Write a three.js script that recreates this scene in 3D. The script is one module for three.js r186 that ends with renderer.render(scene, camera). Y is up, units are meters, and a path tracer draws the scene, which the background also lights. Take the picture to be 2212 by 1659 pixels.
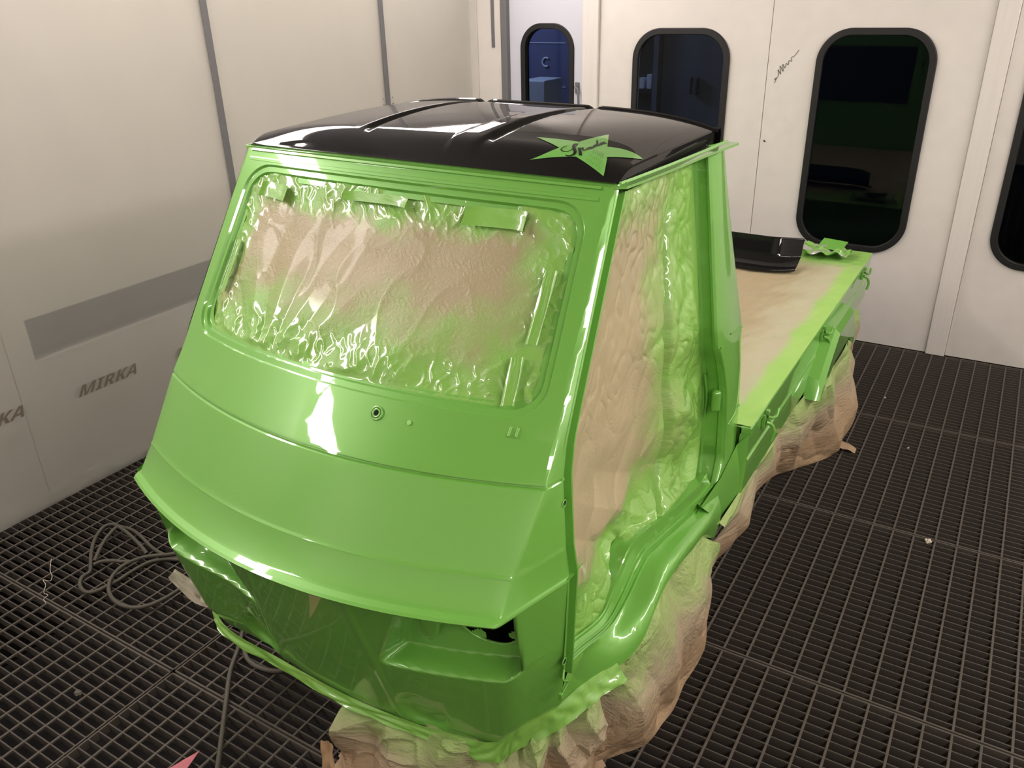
import * as THREE from 'three';
import { ImprovedNoise } from 'three/addons/math/ImprovedNoise.js';
import { mergeGeometries, toCreasedNormals } from 'three/addons/utils/BufferGeometryUtils.js';
import { RoundedBoxGeometry } from 'three/addons/geometries/RoundedBoxGeometry.js';
import { RectAreaLightUniformsLib } from 'three/addons/lights/RectAreaLightUniformsLib.js';
import { FontLoader } from 'three/addons/loaders/FontLoader.js';

// ---------------------------------------------------------------- camera, lights, exposure
const scene = new THREE.Scene();
scene.background = new THREE.Color(0x000000);
const D = Math.PI / 180;
const camera = new THREE.PerspectiveCamera(50.17, 4 / 3, 0.05, 60);
camera.position.set(0, 2.012, 0);
camera.rotation.order = 'YXZ';
camera.rotation.set(-25.49 * D, 31.66 * D, -1.41 * D);
scene.add(camera);
RectAreaLightUniformsLib.init();
const renderer = new THREE.WebGLRenderer({ antialias: true });
renderer.toneMapping = THREE.LinearToneMapping;
renderer.toneMappingExposure = 1.0;
renderer.shadowMap.enabled = true;
// light boxes of the booth: long strips in the upper edges of both side walls [x, z centre, length, side]
const LAMPS = [];
for (const [x, side] of [[-3.04, 1], [1.60, -1]]) for (const [z, len, yaw, dx] of [[-4.02, 1.65, 0, 0], [-2.25, 1.6, 0, 0], [-0.5, 1.5, 0, 0], [0.71, 0.70, 36, -0.01]]) LAMPS.push([x + dx * side, z, len, side, yaw * side]);
const LAMP_COLOR = 0xfff1ec, LAMP_POWER = 14.0, LAMP_GLOW = 17;

// ---------------------------------------------------------------- helpers
const noi = new ImprovedNoise();
const N = (x, y, z = 0) => noi.noise(x, y, z);
const fbm = (x, y, z = 0, o = 4) => { let s = 0, a = 0.5, f = 1; for (let i = 0; i < o; i++) { s += a * N(x * f + 17.3 * i, y * f - 9.1 * i, z * f + 3.7 * i); a *= 0.5; f *= 2.03; } return s; };
const ridge = (x, y, z = 0) => 1 - Math.min(1, Math.abs(N(x, y, z)) * 2.2);
// facets between sharp creases, 0..1
const CR = Array.from({ length: 40 }, (_, i) => { const a = (i * 2.399963) % Math.PI, f = 0.6 + ((i * 0.754877) % 1) * 0.9; return [Math.cos(a), Math.sin(a), f, (i * 0.569840) % 1]; });
const crumple = (x, y, sd = 0, k = 6) => { let t = 0; const wx = 0.35 * N(x * 0.7 + sd, y * 0.7, 3.1), wy = 0.35 * N(x * 0.7, y * 0.7 + sd, 8.4); for (let i = 0; i < k; i++) { const [c, s, f, p] = CR[(i + sd * 7) % 40]; const q = ((x + wx) * c + (y + wy) * s) * f + p; t += Math.abs((q - Math.floor(q)) * 2 - 1); } return t / k; };
const clamp = (v, a = 0, b = 1) => Math.min(b, Math.max(a, v));
const sst = (a, b, v) => { const t = clamp((v - a) / (b - a)); return t * t * (3 - 2 * t); };
const lerp = (a, b, t) => a + (b - a) * t;
let seed = 7;
const rnd = () => { seed = (seed * 16807) % 2147483647; return seed / 2147483647; };
// table interpolation: rows [key, v1, v2, ...] sorted by rising key
function tab(rows, k) {
  if (k <= rows[0][0]) return rows[0].slice(1);
  for (let i = 1; i < rows.length; i++) if (k <= rows[i][0]) { const t = (k - rows[i - 1][0]) / (rows[i][0] - rows[i - 1][0]); return rows[i].slice(1).map((v, j) => lerp(rows[i - 1][j + 1], v, t)); }
  return rows[rows.length - 1].slice(1);
}
// smooth curve through points, returns f(t) -> [x,y,z]
function curve(pts, tension = 0.5) { const c = new THREE.CatmullRomCurve3(pts.map((p) => new THREE.Vector3(...p)), false, 'centripetal', tension); return (t) => { const v = c.getPoint(clamp(t)); return [v.x, v.y, v.z]; }; }
function poly(pts) { const n = pts.length - 1; return (t) => { const s = clamp(t) * n, i = Math.min(n - 1, Math.floor(s)), f = s - i; return pts[i].map((v, k) => lerp(v, pts[i + 1][k], f)); }; }
const names = {};
function numbered(n) { const c = names[n] = (names[n] ?? -1) + 1; return c ? n + '_' + String(c).padStart(3, '0') : n; }
function shade(o) { o.traverse((m) => { if (m.isMesh) { m.castShadow = true; m.receiveShadow = true; } }); return o; }
function thing(o, name, label, category, group) { o.name = numbered(name); o.userData = { label, category }; if (group) o.userData.group = group; scene.add(o); return o; }
function struct(o, name, label, category = 'structure') { o.name = name; o.userData = { kind: 'structure', label, category }; scene.add(o); return o; }
function part(parent, name, geo, mat, label) { const m = new THREE.Mesh(geo, mat); m.name = name; if (label) m.userData.label = label; parent.add(m); return m; }
const box = (w, h, d, x = 0, y = 0, z = 0) => { const g = new THREE.BoxGeometry(w, h, d); g.translate(x, y, z); return g; };
const span = (x0, x1, y0, y1, z0, z1) => box(Math.abs(x1 - x0), Math.abs(y1 - y0), Math.abs(z1 - z0), (x0 + x1) / 2, (y0 + y1) / 2, (z0 + z1) / 2);
const rbox = (w, h, d, r, x = 0, y = 0, z = 0) => { const g = new RoundedBoxGeometry(w, h, d, 2, r); g.translate(x, y, z); return g; };
function join(list) { return mergeGeometries(list.map((g) => { const h = g.index ? g.toNonIndexed() : g; for (const k of Object.keys(h.attributes)) if (!['position', 'normal', 'uv'].includes(k)) h.deleteAttribute(k); return h; }), false); }
// surface through rows of points
function loft(rows, crease = 0.6, flip = false) {
  const nv = rows.length, nu = rows[0].length, p = new Float32Array(nu * nv * 3), uv = new Float32Array(nu * nv * 2), idx = [];
  rows.forEach((r, j) => r.forEach((q, i) => { p.set(q, (j * nu + i) * 3); uv.set([i / (nu - 1), j / (nv - 1)], (j * nu + i) * 2); }));
  for (let j = 0; j < nv - 1; j++) for (let i = 0; i < nu - 1; i++) { const a = j * nu + i, b = a + 1, c = a + nu, d = c + 1; if (flip) idx.push(a, c, b, b, c, d); else idx.push(a, b, c, b, d, c); }
  const g = new THREE.BufferGeometry();
  g.setAttribute('position', new THREE.BufferAttribute(p, 3)); g.setAttribute('uv', new THREE.BufferAttribute(uv, 2)); g.setIndex(idx);
  if (crease > 0) return toCreasedNormals(g, crease);
  g.computeVertexNormals(); return g;
}
const mirror = (g0) => { const g = g0.clone(), p = g.attributes.position; for (let i = 0; i < p.count; i++) p.setX(i, -p.getX(i));
  if (g.index) { const a = g.index.array; for (let i = 0; i < a.length; i += 3) { const t = a[i]; a[i] = a[i + 1]; a[i + 1] = t; } g.computeVertexNormals(); return g; }
  for (const k of Object.keys(g.attributes)) { const at = g.attributes[k], s = at.itemSize, ar = at.array; for (let i = 0; i < at.count; i += 3) for (let c = 0; c < s; c++) { const t = ar[i * s + c]; ar[i * s + c] = ar[(i + 1) * s + c]; ar[(i + 1) * s + c] = t; } }
  const n = g.attributes.normal; for (let i = 0; i < n.count; i++) n.setX(i, -n.getX(i)); return g; };
// wrinkled sheet: base(u,v), displacement along the normal in metres, colour (linear)
function sheet(nu, nv, base, disp, col) {
  const rows = []; for (let j = 0; j <= nv; j++) { const r = []; for (let i = 0; i <= nu; i++) r.push(base(i / nu, j / nv)); rows.push(r); }
  const g = loft(rows, 0), p = g.attributes.position, n = g.attributes.normal, c = new Float32Array(p.count * 3);
  for (let k = 0; k < p.count; k++) {
    const i = k % (nu + 1), j = Math.floor(k / (nu + 1)), u = i / nu, v = j / nv, d = disp(u, v, p.getX(k), p.getY(k), p.getZ(k));
    c.set(col(u, v, p.getX(k), p.getY(k), p.getZ(k), d), k * 3);
    p.setXYZ(k, p.getX(k) + n.getX(k) * d, p.getY(k) + n.getY(k) * d, p.getZ(k) + n.getZ(k) * d);
  }
  g.setAttribute('color', new THREE.BufferAttribute(c, 3)); g.computeVertexNormals(); return g;
}
const crisp = (...a) => toCreasedNormals(sheet(...a), 0.22);
const thin = (x, y, z, p = 2) => Math.pow(1 - Math.min(1, Math.abs(N(x, y, z)) * 2.8), p);
const mixc = (a, b, t) => a.map((v, i) => lerp(v, b[i], clamp(t)));
function tube(pts, r, seg = 60, rad = 8) { return new THREE.TubeGeometry(new THREE.CatmullRomCurve3(pts.map((p) => new THREE.Vector3(...p)), false, 'centripetal'), seg, r, rad, false); }
// sweep a closed section [[a,b],...] along points; a = sideways (horizontal normal), b = up
function rail(pts, sec, closed = false) {
  const rows = []; const n = pts.length;
  for (let i = 0; i < n; i++) {
    const p = pts[i], q0 = pts[Math.max(0, i - 1)], q1 = pts[Math.min(n - 1, i + 1)];
    let dx = 0, dz = 0; for (const [a, b] of [[q0, p], [p, q1]]) { const l = Math.hypot(b[0] - a[0], b[2] - a[2]); if (l > 1e-6) { dx += (b[0] - a[0]) / l; dz += (b[2] - a[2]) / l; } }
    const l = Math.hypot(dx, dz), nx = dz / l, nz = -dx / l, k = Math.min(1.6, 2 / l);
    rows.push([...sec, sec[0]].map(([a, b]) => [p[0] + nx * a * k, p[1] + b, p[2] + nz * a * k]));
  }
  return loft(rows, 0.4);
}
function dataTex(w, h, fn, srgb = false, rep) {
  const d = new Uint8Array(w * h * 4);
  for (let y = 0; y < h; y++) for (let x = 0; x < w; x++) { const c = fn(x / w, y / h), k = (y * w + x) * 4; d[k] = clamp(c[0]) * 255; d[k + 1] = clamp(c[1]) * 255; d[k + 2] = clamp(c[2]) * 255; d[k + 3] = 255; }
  const t = new THREE.DataTexture(d, w, h); t.magFilter = THREE.LinearFilter; t.minFilter = THREE.LinearMipmapLinearFilter; t.generateMipmaps = true; t.wrapS = t.wrapT = THREE.RepeatWrapping; if (srgb) t.colorSpace = THREE.SRGBColorSpace; if (rep) t.repeat.set(...rep); t.needsUpdate = true; return t;
}
// periodic noise
const pn = (u, v, f, z = 0) => { const a = N(u * f, v * f, z), b = N((u - 1) * f, v * f, z), c = N(u * f, (v - 1) * f, z), d = N((u - 1) * f, (v - 1) * f, z); return lerp(lerp(a, b, u), lerp(c, d, u), v); };

// ---------------------------------------------------------------- materials
const withRepeat = (t, a, b) => { const c = t.clone(); c.repeat.set(a, b); c.needsUpdate = true; return c; };
const P = (o) => new THREE.MeshPhysicalMaterial({ side: THREE.DoubleSide, ...o });
const crinkleTex = dataTex(512, 512, (u, v) => { let s = 0; for (const [f, a, z] of [[7, 0.5, 1], [15, 0.3, 2], [31, 0.2, 3]]) s += a * (1 - Math.abs(pn(u, v, f, z)) * 2.4); return [s * 0.9, s * 0.9, s * 0.9]; });
const fineTex = dataTex(256, 256, (u, v) => { const s = 0.5 + 0.35 * pn(u, v, 24, 5) + 0.25 * pn(u, v, 60, 6); return [s, s, s]; });
const M = {
  green: P({ color: new THREE.Color().setRGB(0.155, 0.430, 0.062), roughness: 0.36, metalness: 0.12, clearcoat: 1, clearcoatRoughness: 0.02 }),
  black: P({ color: new THREE.Color().setRGB(0.005, 0.005, 0.005), roughness: 0.6, specularIntensity: 0.1, clearcoat: 0.62, clearcoatRoughness: 0.0 }),
  decal: P({ color: new THREE.Color().setRGB(0.17, 0.47, 0.09), roughness: 0.35, clearcoat: 1, clearcoatRoughness: 0.02 }),
  ink: P({ color: 0x0b120a, roughness: 0.4 }),
  film: P({ vertexColors: true, roughness: 0.34, clearcoat: 1, clearcoatRoughness: 0.03, bumpMap: crinkleTex, bumpScale: 0.0004 }),
  filmWindscreen: P({ vertexColors: true, roughness: 0.42, clearcoat: 1, clearcoatRoughness: 0.05, bumpMap: withRepeat(crinkleTex, 9, 4.5), bumpScale: 0.0010, clearcoatMap: dataTex(128, 64, (u, v) => { const n = 0.10 * pn(u, v, 6, 2), e = Math.max(sst(0.13, 0.05, u + n), sst(0.80, 0.88, u + n), sst(0.42, 0.2, v + 2 * n), sst(0.80, 0.9, v + n)); return [0.10 + 0.9 * e, 0, 0]; }) }),
  filmDoor: P({ vertexColors: true, roughness: 0.42, clearcoat: 1, clearcoatRoughness: 0.05, bumpMap: withRepeat(crinkleTex, 6, 9), bumpScale: 0.0012, clearcoatMap: dataTex(64, 128, (u, v) => { const n = 0.2 * pn(u, v, 5, 3), e = Math.max(sst(0.52, 0.7, u + n), sst(0.32, 0.15, v + n), sst(0.70, 0.85, v + n)); return [0.12 + 0.88 * e, 0, 0]; }) }),
  paper: P({ vertexColors: true, roughness: 0.62, bumpMap: fineTex, bumpScale: 0.0004 }),
  paperCrumpled: P({ vertexColors: true, roughness: 0.6, bumpMap: withRepeat(crinkleTex, 3, 2), bumpScale: 0.004 }),
  wall: P({ roughness: 0.42, map: dataTex(512, 512, (u, v) => { const s = 0.86 + 0.022 * pn(u, v, 5, 9) + 0.02 * pn(u, v, 16, 4) - 0.06 * Math.pow(clamp(pn(u, v, 40, 8) * 1.5 - 0.5), 2); return [s, s * 0.985, s * 0.955]; }, true) }),
  strip: P({ color: 0x6e6e70, roughness: 0.6 }),
  rubber: P({ color: 0x101112, roughness: 0.55 }),
  glass: P({ color: 0xaab4bc, roughness: 0.02, transmission: 1, thickness: 0, ior: 1.5, specularIntensity: 0.5 }),
  steel: P({ color: 0x59544c, roughness: 0.7, metalness: 0.25, bumpMap: fineTex, bumpScale: 0.0006 }),
  steelDark: P({ color: 0x4b463f, roughness: 0.75, metalness: 0.2 }),
  pit: P({ color: 0x1b1a19, roughness: 0.95 }),
  sheeting: P({ color: 0xf0efea, roughness: 0.38, transmission: 0.66, thickness: 0, ior: 1.3 }),
  print: P({ color: 0x857b6c, roughness: 0.6 }),
  niche: P({ color: 0x1d2021, roughness: 0.8 }),
  hose: P({ color: 0x4d4a3f, roughness: 0.65 }),
  tyre: P({ color: 0x151515, roughness: 0.85 }),
  lamp: new THREE.MeshStandardMaterial({ color: 0xffffff, emissive: LAMP_COLOR, emissiveIntensity: LAMP_GLOW, roughness: 0.4 }),
  housing: P({ color: 0xd8d6d0, roughness: 0.5 }),
  whitePaper: P({ color: 0xcfc6b4, roughness: 0.7 }),
  pink: P({ color: 0xb56a72, roughness: 0.75 }),
  dark: P({ color: 0x0c0c0c, roughness: 0.9 }),
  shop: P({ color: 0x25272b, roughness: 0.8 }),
  shopBlue: P({ color: 0x566088, roughness: 0.6 }),
  shopWhite: P({ color: 0xdfe6ee, roughness: 0.6 }),
  cabinet: P({ color: 0x6a7686, roughness: 0.5 }),
  leaf: P({ color: 0xcdd0da, roughness: 0.4 }),
};
const BEIGE = [0.375, 0.330, 0.185], GREENMIST = [0.185, 0.44, 0.065], LIME = [0.275, 0.535, 0.10], TAN = [0.33, 0.235, 0.135];

// ---------------------------------------------------------------- setting: floor
const XL = -3.39, XR = 1.95, ZB = -5.158, ZF = 1.45, YC = 3.1;
{
  const floor = new THREE.Group();
  struct(floor, 'floor', 'dark steel grating floor of the spray booth over a black pit', 'floor');
  part(floor, 'pit', join([span(XL - 0.2, XR + 0.2, -0.75, -0.65, ZB - 0.2, ZF + 0.2), span(XL - 0.2, XL - 0.02, -0.65, -0.032, ZB - 0.2, ZF + 0.2), span(XR + 0.02, XR + 0.2, -0.65, -0.032, ZB - 0.2, ZF + 0.2), span(XL, XR, -0.65, -0.032, ZB - 0.2, ZB - 0.02), span(XL, XR, -0.65, -0.032, ZF + 0.02, ZF + 0.2)]), M.pit);
  const cols = [[XL + 0.012, -2.066], [-2.060, 0.600], [0.606, XR - 0.01]], pitch = 1 / 29;
  const rows = []; for (let k = 0; k < 6; k++) rows.push(ZB + 0.008 + k);
  cols.forEach(([x0, x1], ci) => {
    const w = x1 - x0, barGeo = box(w, 0.03, 0.0042, 0, -0.015, 0), rodGeo = rbox(0.0078, 0.0085, 0.992, 0.002, 0, -0.0042, 0);
    rows.forEach((z0, ri) => {
      const z1 = z0 + 0.994, own = ci < 2 && ri < 5;
      const frame = join([span(x0, x1, -0.031, 0.0005, z0, z0 + 0.006), span(x0, x1, -0.031, 0.0005, z1 - 0.006, z1), span(x0, x0 + 0.005, -0.031, 0.0005, z0, z1), span(x1 - 0.005, x1, -0.031, 0.0005, z0, z1)]);
      const p = part(floor, 'grating_panel', frame, M.steel);
      const nb = 28, rodsX = []; for (let x = -0.4406 - 0.0774 * 60; x < 2; x += 0.0774) if (x > x0 + 0.02 && x < x1 - 0.02) rodsX.push(x);
      if (own) {
        for (let i = 1; i <= nb; i++) { const b = part(p, 'bearing_bar', barGeo, M.steelDark); b.position.set((x0 + x1) / 2, 0, z0 + i * pitch); }
        for (const x of rodsX) { const r = part(p, 'cross_rod', rodGeo, M.steel); r.position.set(x, 0.0008, (z0 + z1) / 2); }
      } else {
        const l = []; for (let i = 1; i <= nb; i++) l.push(box(w, 0.03, 0.0032, (x0 + x1) / 2, -0.015, z0 + i * pitch)); for (const x of rodsX) l.push(box(0.0075, 0.008, 0.992, x, -0.0035, (z0 + z1) / 2));
        const s = part(p, 'grating_bars', join(l), M.steelDark); s.userData.kind = 'stuff';
      }
    });
  });
}

// ---------------------------------------------------------------- setting: walls, windows, door, ceiling
function rrect(w, h, r, cx = 0, cy = 0, Cl = THREE.Shape) { const s = new Cl(), x = cx - w / 2, y = cy - h / 2; s.moveTo(x + r, y); s.lineTo(x + w - r, y); s.absarc(x + w - r, y + r, r, -Math.PI / 2, 0); s.lineTo(x + w, y + h - r); s.absarc(x + w - r, y + h - r, r, 0, Math.PI / 2); s.lineTo(x + r, y + h); s.absarc(x + r, y + h - r, r, Math.PI / 2, Math.PI); s.lineTo(x, y + r); s.absarc(x + r, y + r, r, Math.PI, 1.5 * Math.PI); return s; }
const metreUV = (g, s = 1) => { const p = g.attributes.position, n = g.attributes.normal, uv = new Float32Array(p.count * 2); for (let i = 0; i < p.count; i++) { const ax = Math.abs(n.getX(i)), ay = Math.abs(n.getY(i)); uv[2 * i] = (ax > 0.7 ? p.getZ(i) : p.getX(i)) * s; uv[2 * i + 1] = (ay > 0.7 ? p.getZ(i) : p.getY(i)) * s; } g.setAttribute('uv', new THREE.BufferAttribute(uv, 2)); return g; };
const WIN = [[-1.91, 'window_2', 'rounded dark window nearest the roof of the truck cab'], [-0.79, 'window_3', 'tall rounded dark window behind the masked truck bed'], [0.26, 'window_4', 'rounded dark window at the edge of the picture past the wall post']];
const WY = [0.58, 1.787], WW = 0.60, WR = 0.17;
{
  const wb = struct(new THREE.Group(), 'wall_back', 'white sandwich-panel booth doors with rounded windows', 'wall');
  const panel = (x0, x1, hole) => { const s = new THREE.Shape(); s.moveTo(x0, 0.004); s.lineTo(x1, 0.004); s.lineTo(x1, YC); s.lineTo(x0, YC); s.closePath(); if (hole !== undefined) s.holes.push(rrect(WW - 0.02, WY[1] - WY[0] - 0.02, WR - 0.01, hole, (WY[0] + WY[1]) / 2, THREE.Path)); const g = new THREE.ExtrudeGeometry(s, { depth: 0.05, bevelEnabled: true, bevelSize: 0.0015, bevelThickness: 0.0015, bevelSegments: 1, curveSegments: 14 }); g.translate(0, 0, ZB - 0.0515); return metreUV(g, 0.8); };
  part(wb, 'wall_panel', panel(XL, -3.202), M.wall);
  part(wb, 'wall_panel', panel(-2.458, -1.3755, -1.91), M.wall);
  part(wb, 'wall_panel', panel(-1.3695, -0.252, -0.79), M.wall);
  part(wb, 'wall_panel', panel(-0.143, 0.95, 0.26), M.wall);
  part(wb, 'wall_panel', panel(0.956, XR), M.wall);
  part(wb, 'wall_panel', metreUV(span(-3.2, -2.572, 2.25, YC, ZB - 0.05, ZB)), M.wall);
  part(wb, 'joint_backing', join([span(-1.39, -1.355, 0, YC, ZB - 0.07, ZB - 0.055), span(0.94, 0.97, 0, YC, ZB - 0.07, ZB - 0.055)]), M.dark);
  // scribbled signature and a small scuff on the panel
  const sg = [[0, 0], [0.008, 0.03], [-0.004, 0.018], [0.018, 0.04], [0.012, 0.075], [0.03, 0.05], [0.022, 0.095], [0.042, 0.065], [0.036, 0.105], [0.05, 0.085], [0.056, 0.11], [0.066, 0.10], [0.07, 0.125], [0.085, 0.12], [0.08, 0.14], [0.096, 0.15], [0.118, 0.182]];
  part(wb, 'signature', tube(sg.map(([a, b]) => [-1.322 + a, 1.50 + b, ZB + 0.002]), 0.0012, 160, 5), M.ink, 'pencilled signature');
  part(wb, 'scuff', tube([[-1.35, 1.172, ZB + 0.002], [-1.338, 1.166, ZB + 0.002]], 0.004, 6, 6), M.ink);
  struct(part(new THREE.Group(), 'trim_1', rbox(0.112, YC, 0.07, 0.004, -2.515, YC / 2, ZB - 0.012), M.wall), 'trim_1', 'white post between the narrow service door and the panels', 'trim');
  struct(part(new THREE.Group(), 'trim_2', rbox(0.103, YC, 0.07, 0.006, -0.1975, YC / 2, ZB - 0.012), M.wall), 'trim_2', 'white raised post beside the tall window', 'trim');
  struct(part(new THREE.Group(), 'trim_3', rbox(0.05, YC, 0.05, 0.008, -3.174, YC / 2, ZB - 0.012), M.strip), 'trim_3', 'dark grey rubber strip in the far corner of the booth', 'trim');
  struct(part(new THREE.Group(), 'trim_4', rbox(0.024, YC - 1.676, 0.008, 0.002, -3.262, (YC + 1.676) / 2, ZB + 0.004), M.strip), 'trim_4', 'short dark strip ending halfway down by the far corner', 'trim');
  for (const [cx, nm, lb] of WIN) {
    const w = struct(new THREE.Group(), nm, lb, 'window'), cy = (WY[0] + WY[1]) / 2, hh = WY[1] - WY[0];
    const s = rrect(WW + 0.012, hh + 0.012, WR + 0.006, cx, cy); s.holes.push(rrect(WW - 0.044, hh - 0.044, WR - 0.02, cx, cy, THREE.Path));
    const g = new THREE.ExtrudeGeometry(s, { depth: 0.012, bevelEnabled: true, bevelSize: 0.005, bevelThickness: 0.007, bevelSegments: 3, curveSegments: 14 }); g.translate(0, 0, ZB - 0.002);
    part(w, 'rubber_gasket', g, M.rubber);
    const pg = new THREE.ExtrudeGeometry(rrect(WW - 0.03, hh - 0.03, WR - 0.014, cx, cy), { depth: 0.005, bevelEnabled: false, curveSegments: 14 }); pg.translate(0, 0, ZB - 0.006);
    part(w, 'pane', new THREE.ShapeGeometry(rrect(WW - 0.03, hh - 0.03, WR - 0.014, cx, cy), 14).translate(0, 0, ZB - 0.004), M.glass);
  }
  // narrow service door, set a little behind the wall plane
  const d1 = struct(new THREE.Group(), 'door_1', 'narrow bluish white service door with a rounded window', 'door');
  d1.position.set(-3.148, 0, ZB - 0.03);
  const dw = 0.575, s = new THREE.Shape(); s.moveTo(0, 0.006); s.lineTo(dw, 0.006); s.lineTo(dw, 2.24); s.lineTo(0, 2.24); s.closePath();
  s.holes.push(rrect(0.385, 1.2, 0.15, 0.29, 1.215, THREE.Path));
  const lg = new THREE.ExtrudeGeometry(s, { depth: 0.05, bevelEnabled: false, curveSegments: 14 }); lg.translate(0, 0, -0.05);
  part(d1, 'door_leaf', metreUV(lg), M.leaf);
  const gs = rrect(0.40, 1.215, 0.157, 0.29, 1.215); gs.holes.push(rrect(0.345, 1.16, 0.13, 0.29, 1.215, THREE.Path));
  const gg = new THREE.ExtrudeGeometry(gs, { depth: 0.05, bevelEnabled: true, bevelSize: 0.004, bevelThickness: 0.005, bevelSegments: 2, curveSegments: 14 }); gg.translate(0, 0, -0.045);
  part(d1, 'rubber_gasket', gg, M.rubber);
  part(d1, 'pane', new THREE.ShapeGeometry(rrect(0.37, 1.18, 0.14, 0.29, 1.215), 14).translate(0, 0, -0.03), M.glass);
  part(d1, 'handle', join([tube([[0.52, 1.43, 0.0], [0.52, 1.44, 0.035], [0.545, 1.42, 0.045], [0.55, 1.36, 0.045], [0.55, 1.30, 0.04]], 0.008, 24, 8), rbox(0.03, 0.07, 0.012, 0.004, 0.52, 1.43, 0.005)]), M.strip, 'grey lever handle');
}
{
  const wl = struct(new THREE.Group(), 'wall_left', 'white booth side wall with dark joint strips and a low air slot', 'wall');
  // panels between the joints; the one with the air slot is built round its opening
  const js = [ZB, -4.11, -2.835, -1.56, -0.285, ZF];
  for (let k = 0; k < js.length - 1; k++) {
    const z0 = js[k] + 0.002, z1 = js[k + 1] - 0.002;
    if (k === 2) part(wl, 'wall_panel', metreUV(join([span(XL - 0.08, XL, 0.003, 0.643, z0, z1), span(XL - 0.08, XL, 0.832, YC, z0, z1), span(XL - 0.08, XL, 0.643, 0.832, z0, -2.73), span(XL - 0.08, XL, 0.643, 0.832, -1.664, z1)]), 0.8), M.wall);
    else part(wl, 'wall_panel', metreUV(span(XL - 0.08, XL, 0.003, YC, z0, z1), 0.8), M.wall);
  }
  part(wl, 'slot_back', span(XL - 0.09, XL - 0.075, 0.60, 0.87, -2.76, -1.62), M.niche);
  part(wl, 'slot_filter', span(XL - 0.07, XL - 0.055, 0.665, 0.81, -2.72, -1.68), P({ color: 0x5c5d54, roughness: 0.9 }));
  part(wl, 'backing', span(XL - 0.11, XL - 0.092, 0, YC, ZB, ZF), M.housing);
  js.slice(1, 3).forEach((z) => { const t = part(wl, 'joint_strip', rbox(0.006, YC - 0.02, 0.036, 0.002, XL + 0.021, YC / 2, z), M.strip); });
  for (const y of [1.415, 1.45]) for (const dz of [-0.045, 0.045]) part(wl, 'rivet', new THREE.SphereGeometry(0.004, 6, 5).translate(XL + 0.02, y, -4.11 + dz), M.strip);
  struct(part(new THREE.Group(), 'wall_right', metreUV(span(XR, XR + 0.08, 0.003, YC, ZB, ZF), 0.8), M.wall), 'wall_right', 'white booth side wall beside the camera', 'wall');
  struct(part(new THREE.Group(), 'wall_front', metreUV(span(XL, XR, 0.003, YC, ZF, ZF + 0.08), 0.8), M.wall), 'wall_front', 'white booth end wall behind the camera', 'wall');
  struct(part(new THREE.Group(), 'ceiling', metreUV(span(XL - 0.08, XR + 0.08, YC, YC + 0.08, ZB - 0.06, ZF + 0.08), 0.8), P({ color: 0x8f8c86, roughness: 0.95 })), 'ceiling', 'pale filter ceiling of the spray booth', 'ceiling');
}
// light boxes
LAMPS.forEach(([x, z, len, side, yaw], i) => {
  const g = thing(new THREE.Group(), 'booth_light', (side > 0 ? 'sloping light box over the film-covered wall, number ' : 'sloping light box over the bare wall, number ') + ['one', 'two', 'three', 'four'][i % 4] + ' from the far end', 'light', 'booth light boxes');
  g.position.set(x, yaw ? 2.87 : 2.80, z);
  part(g, 'housing', box(0.30, 0.06, len + 0.04, 0, 0.035, 0), M.housing);
  part(g, 'diffuser', box(0.23, 0.008, len, 0, 0.001, 0), M.lamp);
  g.rotation.order = 'YXZ'; g.rotation.z = side > 0 ? Math.PI / 4 : -Math.PI / 4; g.rotation.y = yaw * D;
  const l = new THREE.RectAreaLight(LAMP_COLOR, LAMP_POWER, 0.23, len); l.position.set(0, -0.006, 0); l.rotation.x = -Math.PI / 2; l.castShadow = true; g.add(l);
});
// plastic film on the left wall
{
  const f = new THREE.Group();
  thing(f, 'wall_film', 'thin milky plastic film covering the booth side wall, printed with grey lettering', 'plastic film');
  f.position.set(XL + 0.012, 0, -2.6);
  const Z0 = 2.5, Z1 = -2.45;
  part(f, 'film_sheet', sheet(260, 60, (u, v) => [0, v * 2.4 + 0.002, lerp(Z0, Z1, u)], (u, v) => 0.003 * fbm(u * 60, v * 3, 1) + 0.004 * ridge(u * 14 + v * 2.2, v * 1.2, 4) * sst(0.1, 0.5, v), () => [1, 1, 1]), M.sheeting);
  part(f, 'film_hem', sheet(160, 6, (u, v) => [0.008, v * (0.10 + 0.02 * N(u * 9, 2) - 0.05 * u), lerp(Z0, Z1, u)], (u, v) => 0.004 * fbm(u * 70, v * 4, 3), () => [1, 1, 1]), M.sheeting);
  const font = await new FontLoader().loadAsync('fonts/droid/droid_sans_bold.typeface.json');
  for (const [z, y, s] of [[-1.245, 0.452, 1], [-1.784, 0.431, 1], [-2.309, 0.415, 1]]) {
    const g = new THREE.ShapeGeometry(font.generateShapes('MIRKA', 1), 4); g.computeBoundingBox(); const b = g.boundingBox, w = b.max.x - b.min.x, h = b.max.y - b.min.y;
    const p = g.attributes.position; for (let i = 0; i < p.count; i++) { const X = (p.getX(i) - b.min.x) / w, Y = (p.getY(i) - b.min.y) / h; p.setXYZ(i, 0.0165, y + Y * 0.05, z + 2.6 - X * 0.295 - Y * 0.03); }
    g.computeVertexNormals(); part(f, 'lettering', g, M.print, 'grey printed capital letters');
  }
}

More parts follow.
